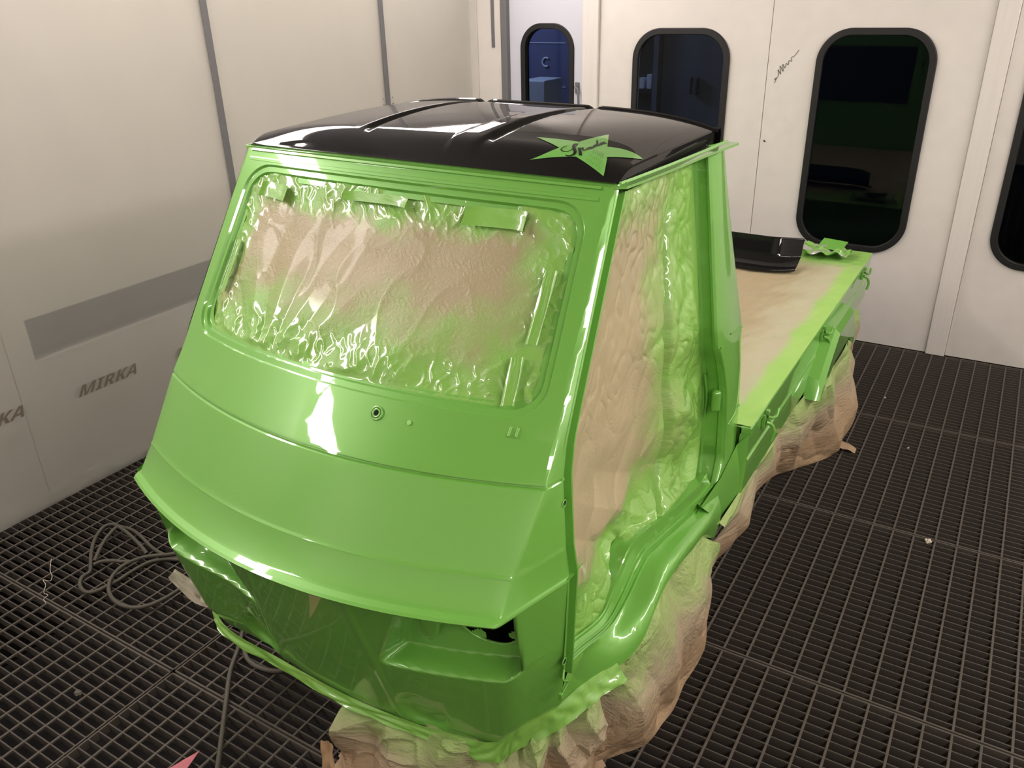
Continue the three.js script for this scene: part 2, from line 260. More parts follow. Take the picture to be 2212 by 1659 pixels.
// ---------------------------------------------------------------- the truck (local: x across, y up, z along; the group's origin lies under its middle)
const CX = -1.315, ZT = -2.8;
const truck = thing(new THREE.Group(), 'pickup_truck', 'small lime green pickup truck with black roof, masked for spraying', 'truck');
truck.position.set(CX, 0, ZT); truck.rotation.z = -0.6 * D;
const tp = (name, geo, mat = M.green, label, parent = truck) => { geo.translate(0, 0, -ZT); return part(parent, name, geo, mat, label); };
const both = (name, geo, mat = M.green, label) => { const g2 = mirror(geo); tp(name, geo, mat, label); tp(name, g2, mat, label); };
// front face: [y, corner x, corner z, centre z, flange x, flange z]
const FR = [[0.842, 0.582, -1.107, -0.983, 0.640, -1.304], [0.914, 0.579, -1.160, -1.043, 0.630, -1.302], [1.075, 0.593, -1.278, -1.157, 0.607, -1.328], [1.15, 0.585, -1.330, -1.222, 0.602, -1.350], [1.195, 0.582, -1.358, -1.260, 0.600, -1.374], [1.60, 0.556, -1.610, -1.596, 0.570, -1.626], [1.64, 0.553, -1.636, -1.630, 0.567, -1.650]];
const zF = (x, y) => { const [xc, zc, z0] = tab(FR, y); return z0 - (z0 - zc) * Math.pow(Math.abs(x) / xc, 2); };
// points of one level from the left flange to the right one; back = set back along z, y offset handled by the caller
function level(y, row, back = 0, ny = y) {
  const [xc, zc, z0, xf, zf] = row, out = [], n = 26, side = [];
  const zb = (x) => z0 - (z0 - zc) * Math.pow(x / xc, 2);
  const p0 = [xc - 0.006, zb(xc - 0.006)], p1 = [xc, zc], p2 = [lerp(xc, xf, 0.08), lerp(zc, zf, 0.08)];
  for (let i = 0; i <= 6; i++) { const t = i / 6; side.push([(1 - t) ** 2 * p0[0] + 2 * t * (1 - t) * p1[0] + t * t * p2[0], (1 - t) ** 2 * p0[1] + 2 * t * (1 - t) * p1[1] + t * t * p2[1]]); }
  for (let i = 1; i <= 3; i++) side.push([lerp(p2[0], xf, i / 3), lerp(p2[1], zf, i / 3)]);
  for (let i = side.length - 1; i >= 0; i--) out.push([-side[i][0], ny, side[i][1] - back]);
  for (let i = 1; i < n; i++) { const x = lerp(-p0[0], p0[0], i / n); out.push([x, ny, zb(x) - back]); }
  for (const s of side) out.push([s[0], ny, s[1] - back]);
  return out;
}
// windscreen opening: distance from its centre to the rounded edge along a ray, inset by d
const WC = [0, 1.40];
function wsEdge(phi, d) {
  const cx = Math.cos(phi), cy = Math.sin(phi); let lo = 0, hi = 1;
  const inside = (x, y) => { const t = (y - 1.192) / (1.600 - 1.192), hw = lerp(0.547, 0.521, t) - d, r = 0.075 - d * 0.6, y0 = 1.192 + d * 0.85, y1 = 1.600 - d * 0.85; if (Math.abs(x) > hw || y < y0 || y > y1) return false; const qx = Math.abs(x) - (hw - r), qy = Math.max(y0 + r * 0.85 - y, y - (y1 - r * 0.85)) / 0.85; return !(qx > 0 && qy > 0 && qx * qx + qy * qy > r * r); };
  for (let i = 0; i < 24; i++) { const m = (lo + hi) / 2; if (inside(WC[0] + cx * m, WC[1] + cy * m)) lo = m; else hi = m; }
  return [WC[0] + cx * lo, WC[1] + cy * lo];
}
const RECESS = [0, -0.83, -0.56];
{
  const NA = 280, phis = []; // denser towards the corners
  for (let i = 0; i <= NA; i++) phis.push((i / NA) * 2 * Math.PI);
  const yT = 1.634, yB = 1.084;
  const outer = (phi) => { const cx = Math.cos(phi), cy = Math.sin(phi); let m = cy > 0 ? (yT - WC[1]) / cy : cy < 0 ? (yB - WC[1]) / cy : 9; for (let k = 0; k < 6; k++) { const y = WC[1] + cy * Math.min(m, 1), xm = tab(FR, clamp(y, yB, yT))[0] - 0.006; const mx = Math.abs(cx) > 1e-6 ? xm / Math.abs(cx) : 9; m = Math.min(cy > 0 ? (yT - WC[1]) / cy : cy < 0 ? (yB - WC[1]) / cy : 9, mx); } return [cx * m, WC[1] + cy * m]; };
  const rows = [];
  for (let k = 0; k <= 8; k++) rows.push(phis.map((p) => { const a = wsEdge(p, 0), b = outer(p), t = 1 - k / 8, x = lerp(a[0], b[0], t), y = lerp(a[1], b[1], t); return [x, y, zF(x, y)]; }));
  tp('windscreen_surround', loft(rows, 0.9));
  const ring = [[0, 0], [0.004, 0.006], [0.017, 0.006], [0.021, 0.014], [0.034, 0.015]].map(([d, dep]) => phis.map((p) => { const [x, y] = wsEdge(p, d), z = zF(x, y); return [x, y + RECESS[1] * 0 - 0.55 * dep, z - 0.84 * dep]; }));
  tp('windscreen_channel', loft(ring, 0.5));
  // corner posts: from the surround to the door flange
  const sideRows = [], flangeRows = [];
  for (let j = 0; j <= 40; j++) {
    const y = lerp(1.634, 1.084, j / 40), lv = level(y, tab(FR, y)); sideRows.push(lv.slice(-10));
  }
  both('corner_post', loft(sideRows, 0.9));
  for (let j = 0; j <= 60; j++) {
    const y = lerp(1.638, 0.53, j / 60), r = y > 0.842 ? tab(FR, y) : [0, 0, 0, lerp(0.632, 0.640, (y - 0.53) / 0.312), -1.304], xf = r[3], zf = r[4];
    flangeRows.push([[xf - 0.002, y, zf + 0.004], [xf + 0.001, y, zf], [xf - 0.016, y, zf - 0.004], [xf - 0.015, y, zf - 0.026], [xf + 0.005, y, zf - 0.028], [xf + 0.006, y, zf - 0.032], [xf - 0.05, y, zf - 0.036]]);
  }
  both('door_flange', loft(flangeRows, 0.3));
  // apron below the seam, with its crease and the folded lip
  const lev = [[1.090, 0], [1.0795, 0], [1.0772, 0.007], [1.0728, 0.007], [1.0705, 0], [1.05, 0], [1.0, 0], [0.96, 0], [0.93, 0], [0.919, 0], [0.914, -0.002], [0.909, 0], [0.88, 0], [0.852, 0], [0.848, -0.002], [0.845, -0.016], [0.840, -0.020], [0.836, -0.018], [0.835, 0.0], [0.835, 0.075]];
  tp('front_apron', loft(lev.map(([y, b]) => level(Math.max(y, 0.842), tab(FR, Math.max(y, 0.842)), b, y)), 0.35));
  // lower front with lamp recesses and lamp openings
  const LF = [[0.28, 0.490, -1.250, -1.172, 0.590, -1.335], [0.34, 0.525, -1.235, -1.160, 0.615, -1.325], [0.60, 0.560, -1.190, -1.095, 0.632, -1.308], [0.845, 0.572, -1.155, -1.035, 0.640, -1.304]];
  const g = []; const ys = []; for (let y = 0.28; y <= 0.8451; y += 0.0065) ys.push(y);
  const rec = (x, y) => { const a = Math.abs(x), yb = 0.532 + 0.14 * (a - 0.205); return sst(0, 0.03, a - (0.205 + 0.44 * (y - 0.53))) * (1 - sst(0.556, 0.572, a)) * sst(0, 0.022, y - yb); };
  const rowsL = ys.map((y) => {
    const [xc, zc, z0, xf, zf] = tab(LF, y), out = [];
    for (let i = -96; i <= 96; i++) { const s = Math.abs(i) / 96, sg = Math.sign(i); let x, z; if (s <= 0.86) { x = (s / 0.86) * (xc - 0.02); z = z0 - (z0 - zc) * Math.pow(x / xc, 2); } else { const t = (s - 0.86) / 0.14, a = [xc - 0.02, z0 - (z0 - zc) * Math.pow((xc - 0.02) / xc, 2)], b = [xc + 0.004, zc + 0.004], c = [lerp(xc, xf, 0.35), lerp(zc, zf, 0.35)]; if (t < 0.5) { const q = t * 2; x = (1 - q) ** 2 * a[0] + 2 * q * (1 - q) * b[0] + q * q * c[0]; z = (1 - q) ** 2 * a[1] + 2 * q * (1 - q) * b[1] + q * q * c[1]; } else { const q = t * 2 - 1; x = lerp(c[0], xf, q); z = lerp(c[1], zf, q); } }
      const r = rec(x, y); z -= 0.072 * r; const yy = y + (s > 0.86 ? 0.10 * ((s - 0.86) / 0.14) ** 0.8 * (1 - (y - 0.28) / 0.565) : 0); // pressed creases beside the number plate area
      z += 0.003 * sst(0.02, 0, Math.abs(x - (0.16 + (0.845 - y) * 0.1))) * sst(0.845, 0.8, y);
      z -= 0.02 * sst(0.08, 0.05, Math.hypot(Math.abs(x) - 0.29, y - 0.35));
      if (sg < 0) { z += 0.05 * sst(0.30, 0.55, x) * (1 - sst(0.90, 1, s)); x += 0.03 * sst(0.40, 0.57, x) * (1 - sst(0.95, 1, s)); } out.push([sg * x, yy, z]); }
    return out;
  });
  const lg = loft(rowsL, 0), pos = lg.attributes.position, ix = lg.index.array, keep = [];
  const inHole = (x, y) => { const a = (Math.abs(x) - 0.478) / 0.079, b = (y - 0.755 + (Math.abs(x) - 0.478) * 0.15) / 0.112; return Math.abs(a) ** 2.4 + Math.abs(b) ** 2.4 < 1 && Math.hypot(Math.abs(x) - 0.452, y - 0.664) > 0.016 && Math.hypot(Math.abs(x) - 0.535, y - 0.675) > 0.014; };
  for (let i = 0; i < ix.length; i += 3) { let x = 0, y = 0; for (let k = 0; k < 3; k++) { x += pos.getX(ix[i + k]) / 3; y += pos.getY(ix[i + k]) / 3; } if (!inHole(x, y)) keep.push(ix[i], ix[i + 1], ix[i + 2]); }
  lg.setIndex(keep); lg.computeVertexNormals(); tp('lower_front', lg);
  const rimPts = []; for (let i = 0; i <= 48; i++) { const t = i / 48 * 2 * Math.PI, c = Math.cos(t), s = Math.sin(t), a = Math.sign(c) * Math.abs(c) ** 0.83, b = Math.sign(s) * Math.abs(s) ** 0.83, x = 0.478 + 0.081 * a, y = Math.min(0.84, 0.755 - 0.079 * a * 0.15 + 0.114 * b); const [xc, zc, z0] = tab(LF, y); rimPts.push([x, y, z0 - (z0 - zc) * (x / xc) ** 2 - 0.072 * rec(x, y) + 0.001]); }
  both('lamp_opening_rim', tube(rimPts, 0.004, 90, 6));
  both('lamp_bulge', (() => { const s = new THREE.SphereGeometry(0.034, 24, 16); s.scale(0.8, 1.9, 0.75); s.translate(0.340, 0.69, -1.178); return s; })());
  both('lamp_cavity', join([span(0.34, 0.585, 0.56, 0.86, -1.40, -1.385), span(0.34, 0.57, 0.56, 0.58, -1.40, -1.29), span(0.34, 0.355, 0.56, 0.86, -1.40, -1.27), span(0.575, 0.585, 0.60, 0.86, -1.40, -1.31)]), M.dark);
  // small fittings of the front
  const nrm = new THREE.Vector3(0, 0.62, 0.78);
  const onFront = (geo, x, y, lift = 0.001) => { const q = new THREE.Quaternion().setFromUnitVectors(new THREE.Vector3(0, 0, 1), nrm); geo.applyQuaternion(q); geo.translate(x, y + lift * nrm.y, zF(x, y) + lift * nrm.z); return geo; };
  tp('grommet', join([onFront(new THREE.TorusGeometry(0.015, 0.0025, 10, 30), 0.176, 1.163), onFront(new THREE.TorusGeometry(0.009, 0.0025, 10, 24), 0.176, 1.163, 0.002)]), M.green);
  tp('grommet_hole', onFront(new THREE.CircleGeometry(0.0075, 20), 0.176, 1.163, 0.0015), M.dark);
  tp('plug', onFront(new THREE.CylinderGeometry(0.006, 0.006, 0.003, 16).rotateX(Math.PI / 2), 0.262, 1.158), M.green);
  for (const x of [0.487, 0.503]) tp('washer_slot', onFront(rbox(0.007, 0.024, 0.005, 0.0024), x, 1.168), M.green);
  for (const [x, y, z] of [[0.613, 1.02, -1.322], [0.634, 0.60, -1.296]]) { tp('bolt_hole', new THREE.CylinderGeometry(0.007, 0.007, 0.004, 16).rotateZ(Math.PI / 2).translate(x, y, z), M.dark); tp('bolt_rim', new THREE.TorusGeometry(0.0085, 0.0018, 8, 20).rotateY(Math.PI / 2).translate(x + 0.001, y, z), M.green); }
  tp('wire_bracket', join([tube([[0.640, 0.585, -1.285], [0.646, 0.57, -1.27], [0.652, 0.555, -1.285], [0.648, 0.535, -1.27], [0.648, 0.52, -1.262]], 0.0028, 30, 6), rbox(0.01, 0.022, 0.014, 0.002, 0.644, 0.522, -1.266)]), M.green);
}
// roof
const roofY = (x, z) => { const c = 1 - Math.min(1, Math.abs(x) / 0.565) ** 4, t = clamp((-1.652 - z) / 0.09), f = 1 - (1 - t) ** 2.5; const groove = (g) => sst(0.019, 0.011, Math.abs(x - g)) * sst(-1.69, -1.76, z); return 1.640 + f * (0.022 + 0.027 * c) + 0.03 * Math.max(0, 1 - ((z + 2.02) / 0.37) ** 2) * c - 0.010 * (groove(-0.19) + groove(0.19)) + 0.003 * sst(-0.003, 0.003, x - 0.085 + (z + 1.66) * 0.12) * sst(0.19, 0.15, Math.abs(x)) * sst(-1.655, -1.70, z) * sst(-2.05, -1.9, z); };
{
  const roof = truck; const rows = [], zr = -2.285;
  for (let j = 0; j <= 70; j++) { const z = lerp(-1.648, zr, Math.pow(j / 70, 1.25)), r = []; for (let i = 0; i <= 180; i++) { const x = lerp(-0.558, 0.558, i / 180); r.push([x, roofY(x, z), z]); } rows.push(r); }
  const top = tp('roof', loft(rows, 0), M.black, 'glossy black roof skin');
  const skirt = []; for (let j = 0; j <= 70; j++) { const z = rows[j][0][2]; skirt.push([[0.558, roofY(0.558, z), z], [0.5625, roofY(0.558, z) - 0.003, z], [0.564, roofY(0.558, z) - 0.012, z], [0.564, 1.628, z], [0.585, 1.626, z]]); }
  const sk = loft(skirt, 0.7), sk2 = mirror(sk); const par = (g, n, m) => { g.translate(0, 0, -ZT); part(top, n, g, m); };
  par(sk, 'roof_side', M.black); par(sk2, 'roof_side', M.black);
  const back = []; for (let i = 0; i <= 60; i++) { const x = lerp(-0.575, 0.575, i / 60), y = roofY(clamp(x, -0.556, 0.556), zr); back.push([[x, y - 0.004, zr + 0.004], [x, y + 0.004, zr - 0.004], [x, y + 0.006, zr - 0.014], [x, y - 0.012, zr - 0.022], [x, 1.60, zr - 0.024]]); }
  par(loft(back, 0.5), 'roof_back_edge', M.black);
  // star with the name on it
  const STAR = [[0.2962, -1.7623], [0.3496, -1.7724], [0.4011, -1.7814], [0.4125, -1.8364], [0.4261, -1.8915], [0.4474, -1.842], [0.467, -1.7967], [0.5146, -1.8176], [0.5565, -1.8000], [0.5338, -1.7713], [0.499, -1.729], [0.5144, -1.6881], [0.5221, -1.6621], [0.4846, -1.6786], [0.4351, -1.6975], [0.3817, -1.6846], [0.3283, -1.6727], [0.3585, -1.6905], [0.3819, -1.718], [0.3411, -1.739]];
  const sh = new THREE.Shape(); sh.moveTo(...STAR[0]); for (let i = 1; i < 20; i += 2) { const e = STAR[(i + 1) % 20], c = [2 * STAR[i][0] - (STAR[i - 1][0] + e[0]) / 2, 2 * STAR[i][1] - (STAR[i - 1][1] + e[1]) / 2]; sh.quadraticCurveTo(c[0], c[1], e[0], e[1]); }
  // fill the outline with a fine grid so that it follows the roof
  const pts2 = sh.getPoints(14), ring = pts2.map((p) => [p.x, p.y]);
  const inside = (x, z) => { let c = false; for (let i = 0, j = ring.length - 1; i < ring.length; j = i++) { const [xi, zi] = ring[i], [xj, zj] = ring[j]; if ((zi > z) !== (zj > z) && x < ((xj - xi) * (z - zi)) / (zj - zi) + xi) c = !c; } return c; };
  const sg = new THREE.ShapeGeometry(sh, 14); let tg = sg.toNonIndexed();
  for (let it = 0; it < 5; it++) { // split long edges
    const a = tg.attributes.position.array, o = []; for (let i = 0; i < a.length; i += 9) { const t = [[a[i], a[i + 1]], [a[i + 3], a[i + 4]], [a[i + 6], a[i + 7]]], L = [0, 1, 2].map((k) => Math.hypot(t[k][0] - t[(k + 1) % 3][0], t[k][1] - t[(k + 1) % 3][1])), m = L.indexOf(Math.max(...L)); if (L[m] > 0.012) { const A = t[m], B = t[(m + 1) % 3], C = t[(m + 2) % 3], H = [(A[0] + B[0]) / 2, (A[1] + B[1]) / 2]; for (const q of [A, H, C, H, B, C]) o.push(q[0], q[1], 0); } else for (const q of t) o.push(q[0], q[1], 0); }
    tg = new THREE.BufferGeometry(); tg.setAttribute('position', new THREE.BufferAttribute(new Float32Array(o), 3));
  }
  const drape = (g, lift) => { const p = g.attributes.position; { const A = p.array; for (let i = 0; i < A.length; i += 9) { const e = (A[i + 3] - A[i]) * (A[i + 7] - A[i + 1]) - (A[i + 6] - A[i]) * (A[i + 4] - A[i + 1]); if (e > 0) for (let c = 0; c < 3; c++) { const t = A[i + 3 + c]; A[i + 3 + c] = A[i + 6 + c]; A[i + 6 + c] = t; } } } const n = new Float32Array(p.count * 3); for (let i = 0; i < p.count; i++) { const x = p.getX(i), z = p.getY(i), e = 0.002, nx = -(roofY(x + e, z) - roofY(x - e, z)) / (2 * e), nz = -(roofY(x, z + e) - roofY(x, z - e)) / (2 * e), l = Math.hypot(nx, 1, nz); n.set([nx / l, 1 / l, nz / l], 3 * i); p.setXYZ(i, x, roofY(x, z) + lift, z - ZT); } g.setAttribute('normal', new THREE.BufferAttribute(n, 3)); return g; };
  const star = part(truck, 'roof_star', drape(tg, 0.0012), M.decal, 'light green five-pointed star with script lettering');
  const SP = [[[0.3948, -1.7341], [0.3902, -1.7225], [0.3899, -1.7116], [0.3971, -1.7067], [0.4083, -1.7085], [0.4139, -1.7208], [0.4119, -1.7363], [0.4097, -1.7541], [0.4055, -1.7608], [0.4029, -1.7569], [0.4072, -1.741], [0.4187, -1.7232], [0.4265, -1.711], [0.427, -1.7015], [0.4208, -1.6962], [0.4126, -1.6947], [0.41, -1.6968]], [[0.4226, -1.7393], [0.4356, -1.7181], [0.4442, -1.7037]], [[0.4283, -1.731], [0.4286, -1.7453], [0.4352, -1.7337], [0.4395, -1.7297], [0.441, -1.7386], [0.4403, -1.749], [0.4404, -1.758], [0.4389, -1.7525], [0.4432, -1.7432], [0.4443, -1.75], [0.441, -1.7643], [0.4463, -1.752], [0.4475, -1.7588], [0.443, -1.7743], [0.4421, -1.7868], [0.4427, -1.7749], [0.4461, -1.7695], [0.4466, -1.7777], [0.4407, -1.7976], [0.429, -1.8203]], [[0.429, -1.8203], [0.4492, -1.7817], [0.4491, -1.7912], [0.4456, -1.8065], [0.446, -1.8168], [0.4458, -1.8066], [0.4508, -1.7962], [0.4495, -1.8111], [0.4461, -1.8236], [0.4526, -1.8115], [0.4532, -1.8199]]];
  const rib = []; SP.forEach((s, si) => { const c = new THREE.CatmullRomCurve3(s.map(([x, z]) => new THREE.Vector3(x, z, 0)), false, 'centripetal'), n = s.length * 8, o = [], wv = (t) => (si === 0 ? 0.0013 + 0.0022 * sst(0.45, 0.6, t) * sst(0.95, 0.75, t) : si === 1 ? 0.0034 : 0.0020); let pa, pb; for (let i = 0; i <= n; i++) { const t = i / n, p = c.getPoint(t), d = c.getTangent(t), w = wv(t), a = [p.x - d.y * w, p.y + d.x * w], b = [p.x + d.y * w, p.y - d.x * w]; if (pa) for (const q of [pa, pb, a, pb, b, a]) o.push(q[0], q[1], 0); pa = a; pb = b; } rib.push(...o); });
  const rg = new THREE.BufferGeometry(); rg.setAttribute('position', new THREE.BufferAttribute(new Float32Array(rib), 3)); part(star, 'lettering', drape(rg, 0.0020), M.ink, 'dark script word on the star');
}
// rain gutter round the roof
{
  const gut = [[0.611, 1.632, -2.300], [0.600, 1.632, -2.1], [0.589, 1.632, -1.9], [0.578, 1.633, -1.72], [0.574, 1.634, -1.655], [0.560, 1.634, -1.648], [0.4, 1.634, -1.646], [0, 1.635, -1.645], [-0.4, 1.634, -1.646], [-0.560, 1.634, -1.648], [-0.574, 1.634, -1.655], [-0.578, 1.633, -1.72], [-0.589, 1.632, -1.9], [-0.600, 1.632, -2.1], [-0.611, 1.632, -2.300]];
  tp('rain_gutter', rail(gut, [[-0.012, -0.004], [0.010, -0.006], [0.013, 0.004], [0.009, 0.008], [0.006, 0.003], [-0.012, 0.002]].map(([a, b]) => [-a, b])));
  const head = []; for (const [y, b] of [[1.634, 0.0], [1.630, -0.004], [1.624, 0.006], [1.618, 0.006], [1.612, 0.0], [1.606, 0.0]]) { const r = []; for (let i = 0; i <= 40; i++) { const x = lerp(-0.535, 0.535, i / 40); r.push([x, y, zF(x, y) - b + 0.0015]); } head.push(r); } tp('header_bead', loft(head, 0.3));
}
// B-pillars, cab back
const BP = [[0.40, 0.622, -2.205, 0.682, -2.21, 0.703, -2.38], [0.56, 0.637, -2.215, 0.692, -2.22, 0.703, -2.38], [0.65, 0.618, -2.280, 0.690, -2.285, 0.700, -2.385], [0.81, 0.612, -2.285, 0.683, -2.285, 0.692, -2.40], [0.92, 0.609, -2.270, 0.677, -2.268, 0.684, -2.405], [1.00, 0.604, -2.245, 0.668, -2.242, 0.674, -2.412], [1.06, 0.606, -2.212, 0.660, -2.208, 0.668, -2.418], [1.12, 0.604, -2.202, 0.654, -2.198, 0.656, -2.415], [1.42, 0.557, -2.228, 0.606, -2.222, 0.612, -2.355], [1.60, 0.527, -2.250, 0.574, -2.245, 0.586, -2.328], [1.632, 0.520, -2.252, 0.569, -2.248, 0.582, -2.324]];
{
  const rows = []; for (let j = 0; j <= 90; j++) { const y = lerp(1.632, 0.40, j / 90), [xi, zi, xc, zc, xs, zs] = tab(BP, y); rows.push([[xi - 0.03, y, zi + 0.012], [xi - 0.006, y, zi + 0.010], [xi + 0.002, y, zi + 0.008], [xi + 0.006, y, zi], [lerp(xi, xc, 0.4), y, lerp(zi, zc, 0.4) - 0.002], [lerp(xi, xc, 0.62), y, lerp(zi, zc, 0.62)], [lerp(xi, xc, 0.7), y, lerp(zi, zc, 0.7) + 0.006], [xc - 0.007, y, zc + 0.007], [xc, y, zc + 0.003], [xc + 0.003, y, zc - 0.006], [lerp(xc, xs, 0.5) + 0.003, y, lerp(zc, zs, 0.5)], [xs, y, zs + 0.01], [xs - 0.003, y, zs], [xs - 0.012, y, zs - 0.006], [0.4, y, zs - 0.02]]); }
  both('door_pillar', loft(rows, 0.5));
  both('striker', (() => { const g = rbox(0.03, 0.075, 0.045, 0.012, 0, 0, 0); g.rotateY(0.5); g.translate(0.648, 0.862, -2.272); return g; })());
  both('pillar_bead', join([tube([[0.660, 1.06, -2.212], [0.668, 1.0, -2.242], [0.677, 0.92, -2.268], [0.683, 0.81, -2.285], [0.690, 0.65, -2.288]], 0.006, 40, 8), tube([[0.612, 0.95, -2.252], [0.618, 0.90, -2.262], [0.620, 0.85, -2.272], [0.616, 0.79, -2.278]], 0.004, 30, 6), tube([[0.688, 0.77, -2.30], [0.694, 0.80, -2.392]], 0.003, 6, 6), tube([[0.664, 1.075, -2.30], [0.668, 1.06, -2.41]], 0.003, 6, 6)]));
  const cb = []; for (const [y, x, z] of [[1.62, 0.58, -2.325], [1.42, 0.6, -2.36], [1.06, 0.655, -2.42], [0.65, 0.69, -2.39], [0.35, 0.69, -2.39]]) { const r = []; for (let i = 0; i <= 12; i++) r.push([lerp(-x, x, i / 12), y, z - 0.004]); cb.push(r); } tp('cab_back', loft(cb, 0.6));
  tp('rear_window', loft([[1.54, 0.46, -2.337], [1.42, 0.47, -2.364], [1.10, 0.49, -2.418]].map(([y, x, z]) => [-1, -0.5, 0, 0.5, 1].map((k) => [k * x, y, z - 0.008])), 0.6), M.rubber, 'dark rear window');
}
// door sill and front wing
{
  const IN = curve([[0.602, 0.585, -1.345], [0.605, 0.572, -1.40], [0.613, 0.543, -1.547], [0.617, 0.581, -1.59], [0.628, 0.680, -1.685], [0.640, 0.676, -1.80], [0.650, 0.665, -1.893], [0.664, 0.639, -2.11], [0.655, 0.622, -2.22]]);
  const OUTG = curve([[0.628, 0.560, -1.335], [0.632, 0.548, -1.40], [0.642, 0.515, -1.545], [0.648, 0.540, -1.625], [0.655, 0.602, -1.745], [0.662, 0.597, -1.84], [0.672, 0.586, -1.96], [0.688, 0.572, -2.14], [0.693, 0.566, -2.22]]);
  const EDGE = curve([[0.592, 0.378, -1.335], [0.645, 0.425, -1.42], [0.700, 0.444, -1.522], [0.718, 0.470, -1.585], [0.724, 0.552, -1.69], [0.727, 0.568, -1.78], [0.728, 0.552, -1.90], [0.726, 0.520, -2.03], [0.724, 0.440, -2.155]]);
  const rows = []; for (let j = 0; j <= 80; j++) { const t = j / 80, a = IN(t), b = OUTG(t), c = EDGE(t), r = []; const bulge = sst(0.12, 0.3, t) * 0.018;
    const add = (k, dx, dy) => { r.push([lerp(a[0], b[0], k) + dx, lerp(a[1], b[1], k) + dy, lerp(a[2], b[2], k)]); };
    r.push([a[0] - 0.05, a[1] - 0.01, a[2]]); add(0, 0, 0); add(0.05, 0.002, 0.004); add(0.12, 0.003, 0.003); add(0.2, 0.001, -0.003); add(0.55, 0.001, -0.003); add(0.62, 0.004, 0.004); add(0.70, 0.004, 0.003); add(0.76, 0.0, -0.005); add(0.88, 0.0, -0.005); add(0.95, 0.004, 0.004); add(1.0, 0.005, 0.003);
    for (let k = 1; k <= 10; k++) { const q = k / 10, s = Math.sin(q * Math.PI); r.push([lerp(b[0], c[0], q) + bulge * s + 0.004 * (1 - q), lerp(b[1], c[1], q) + bulge * 0.6 * s, lerp(b[2], c[2], q)]); }
    r.push([c[0] - 0.004, c[1] - 0.006, c[2]]); r.push([c[0] - 0.05, c[1] - 0.004, c[2]]); rows.push(r); }
  both('sill_and_wing', loft(rows, 0.5));
  // rounded tail of the wing
  both('wing_tail', (() => { const r = []; const o = [[0.688, 0.585, -2.08], [0.705, 0.600, -2.06], [0.720, 0.560, -2.10], [0.728, 0.50, -2.145], [0.724, 0.43, -2.165]]; for (let k = 0; k <= 6; k++) { const t = k / 6; r.push(o.map(([x, y, z]) => [x - 0.06 * t, y - 0.02 * t * t, z - 0.035 * Math.sin(t * 1.5)])); } return loft(r, 0.7); })());
  both('side_below_pillar', loft([[[0.690, 0.585, -2.05], [0.697, 0.60, -2.25], [0.703, 0.66, -2.385], [0.735, 0.70, -2.398]], [[0.706, 0.53, -2.08], [0.712, 0.53, -2.25], [0.722, 0.56, -2.385], [0.737, 0.6, -2.398]], [[0.708, 0.465, -2.10], [0.715, 0.466, -2.25], [0.728, 0.47, -2.385], [0.735, 0.476, -2.398]], [[0.66, 0.44, -2.10], [0.66, 0.44, -2.25], [0.66, 0.45, -2.385], [0.66, 0.45, -2.398]]], 0.5));
}
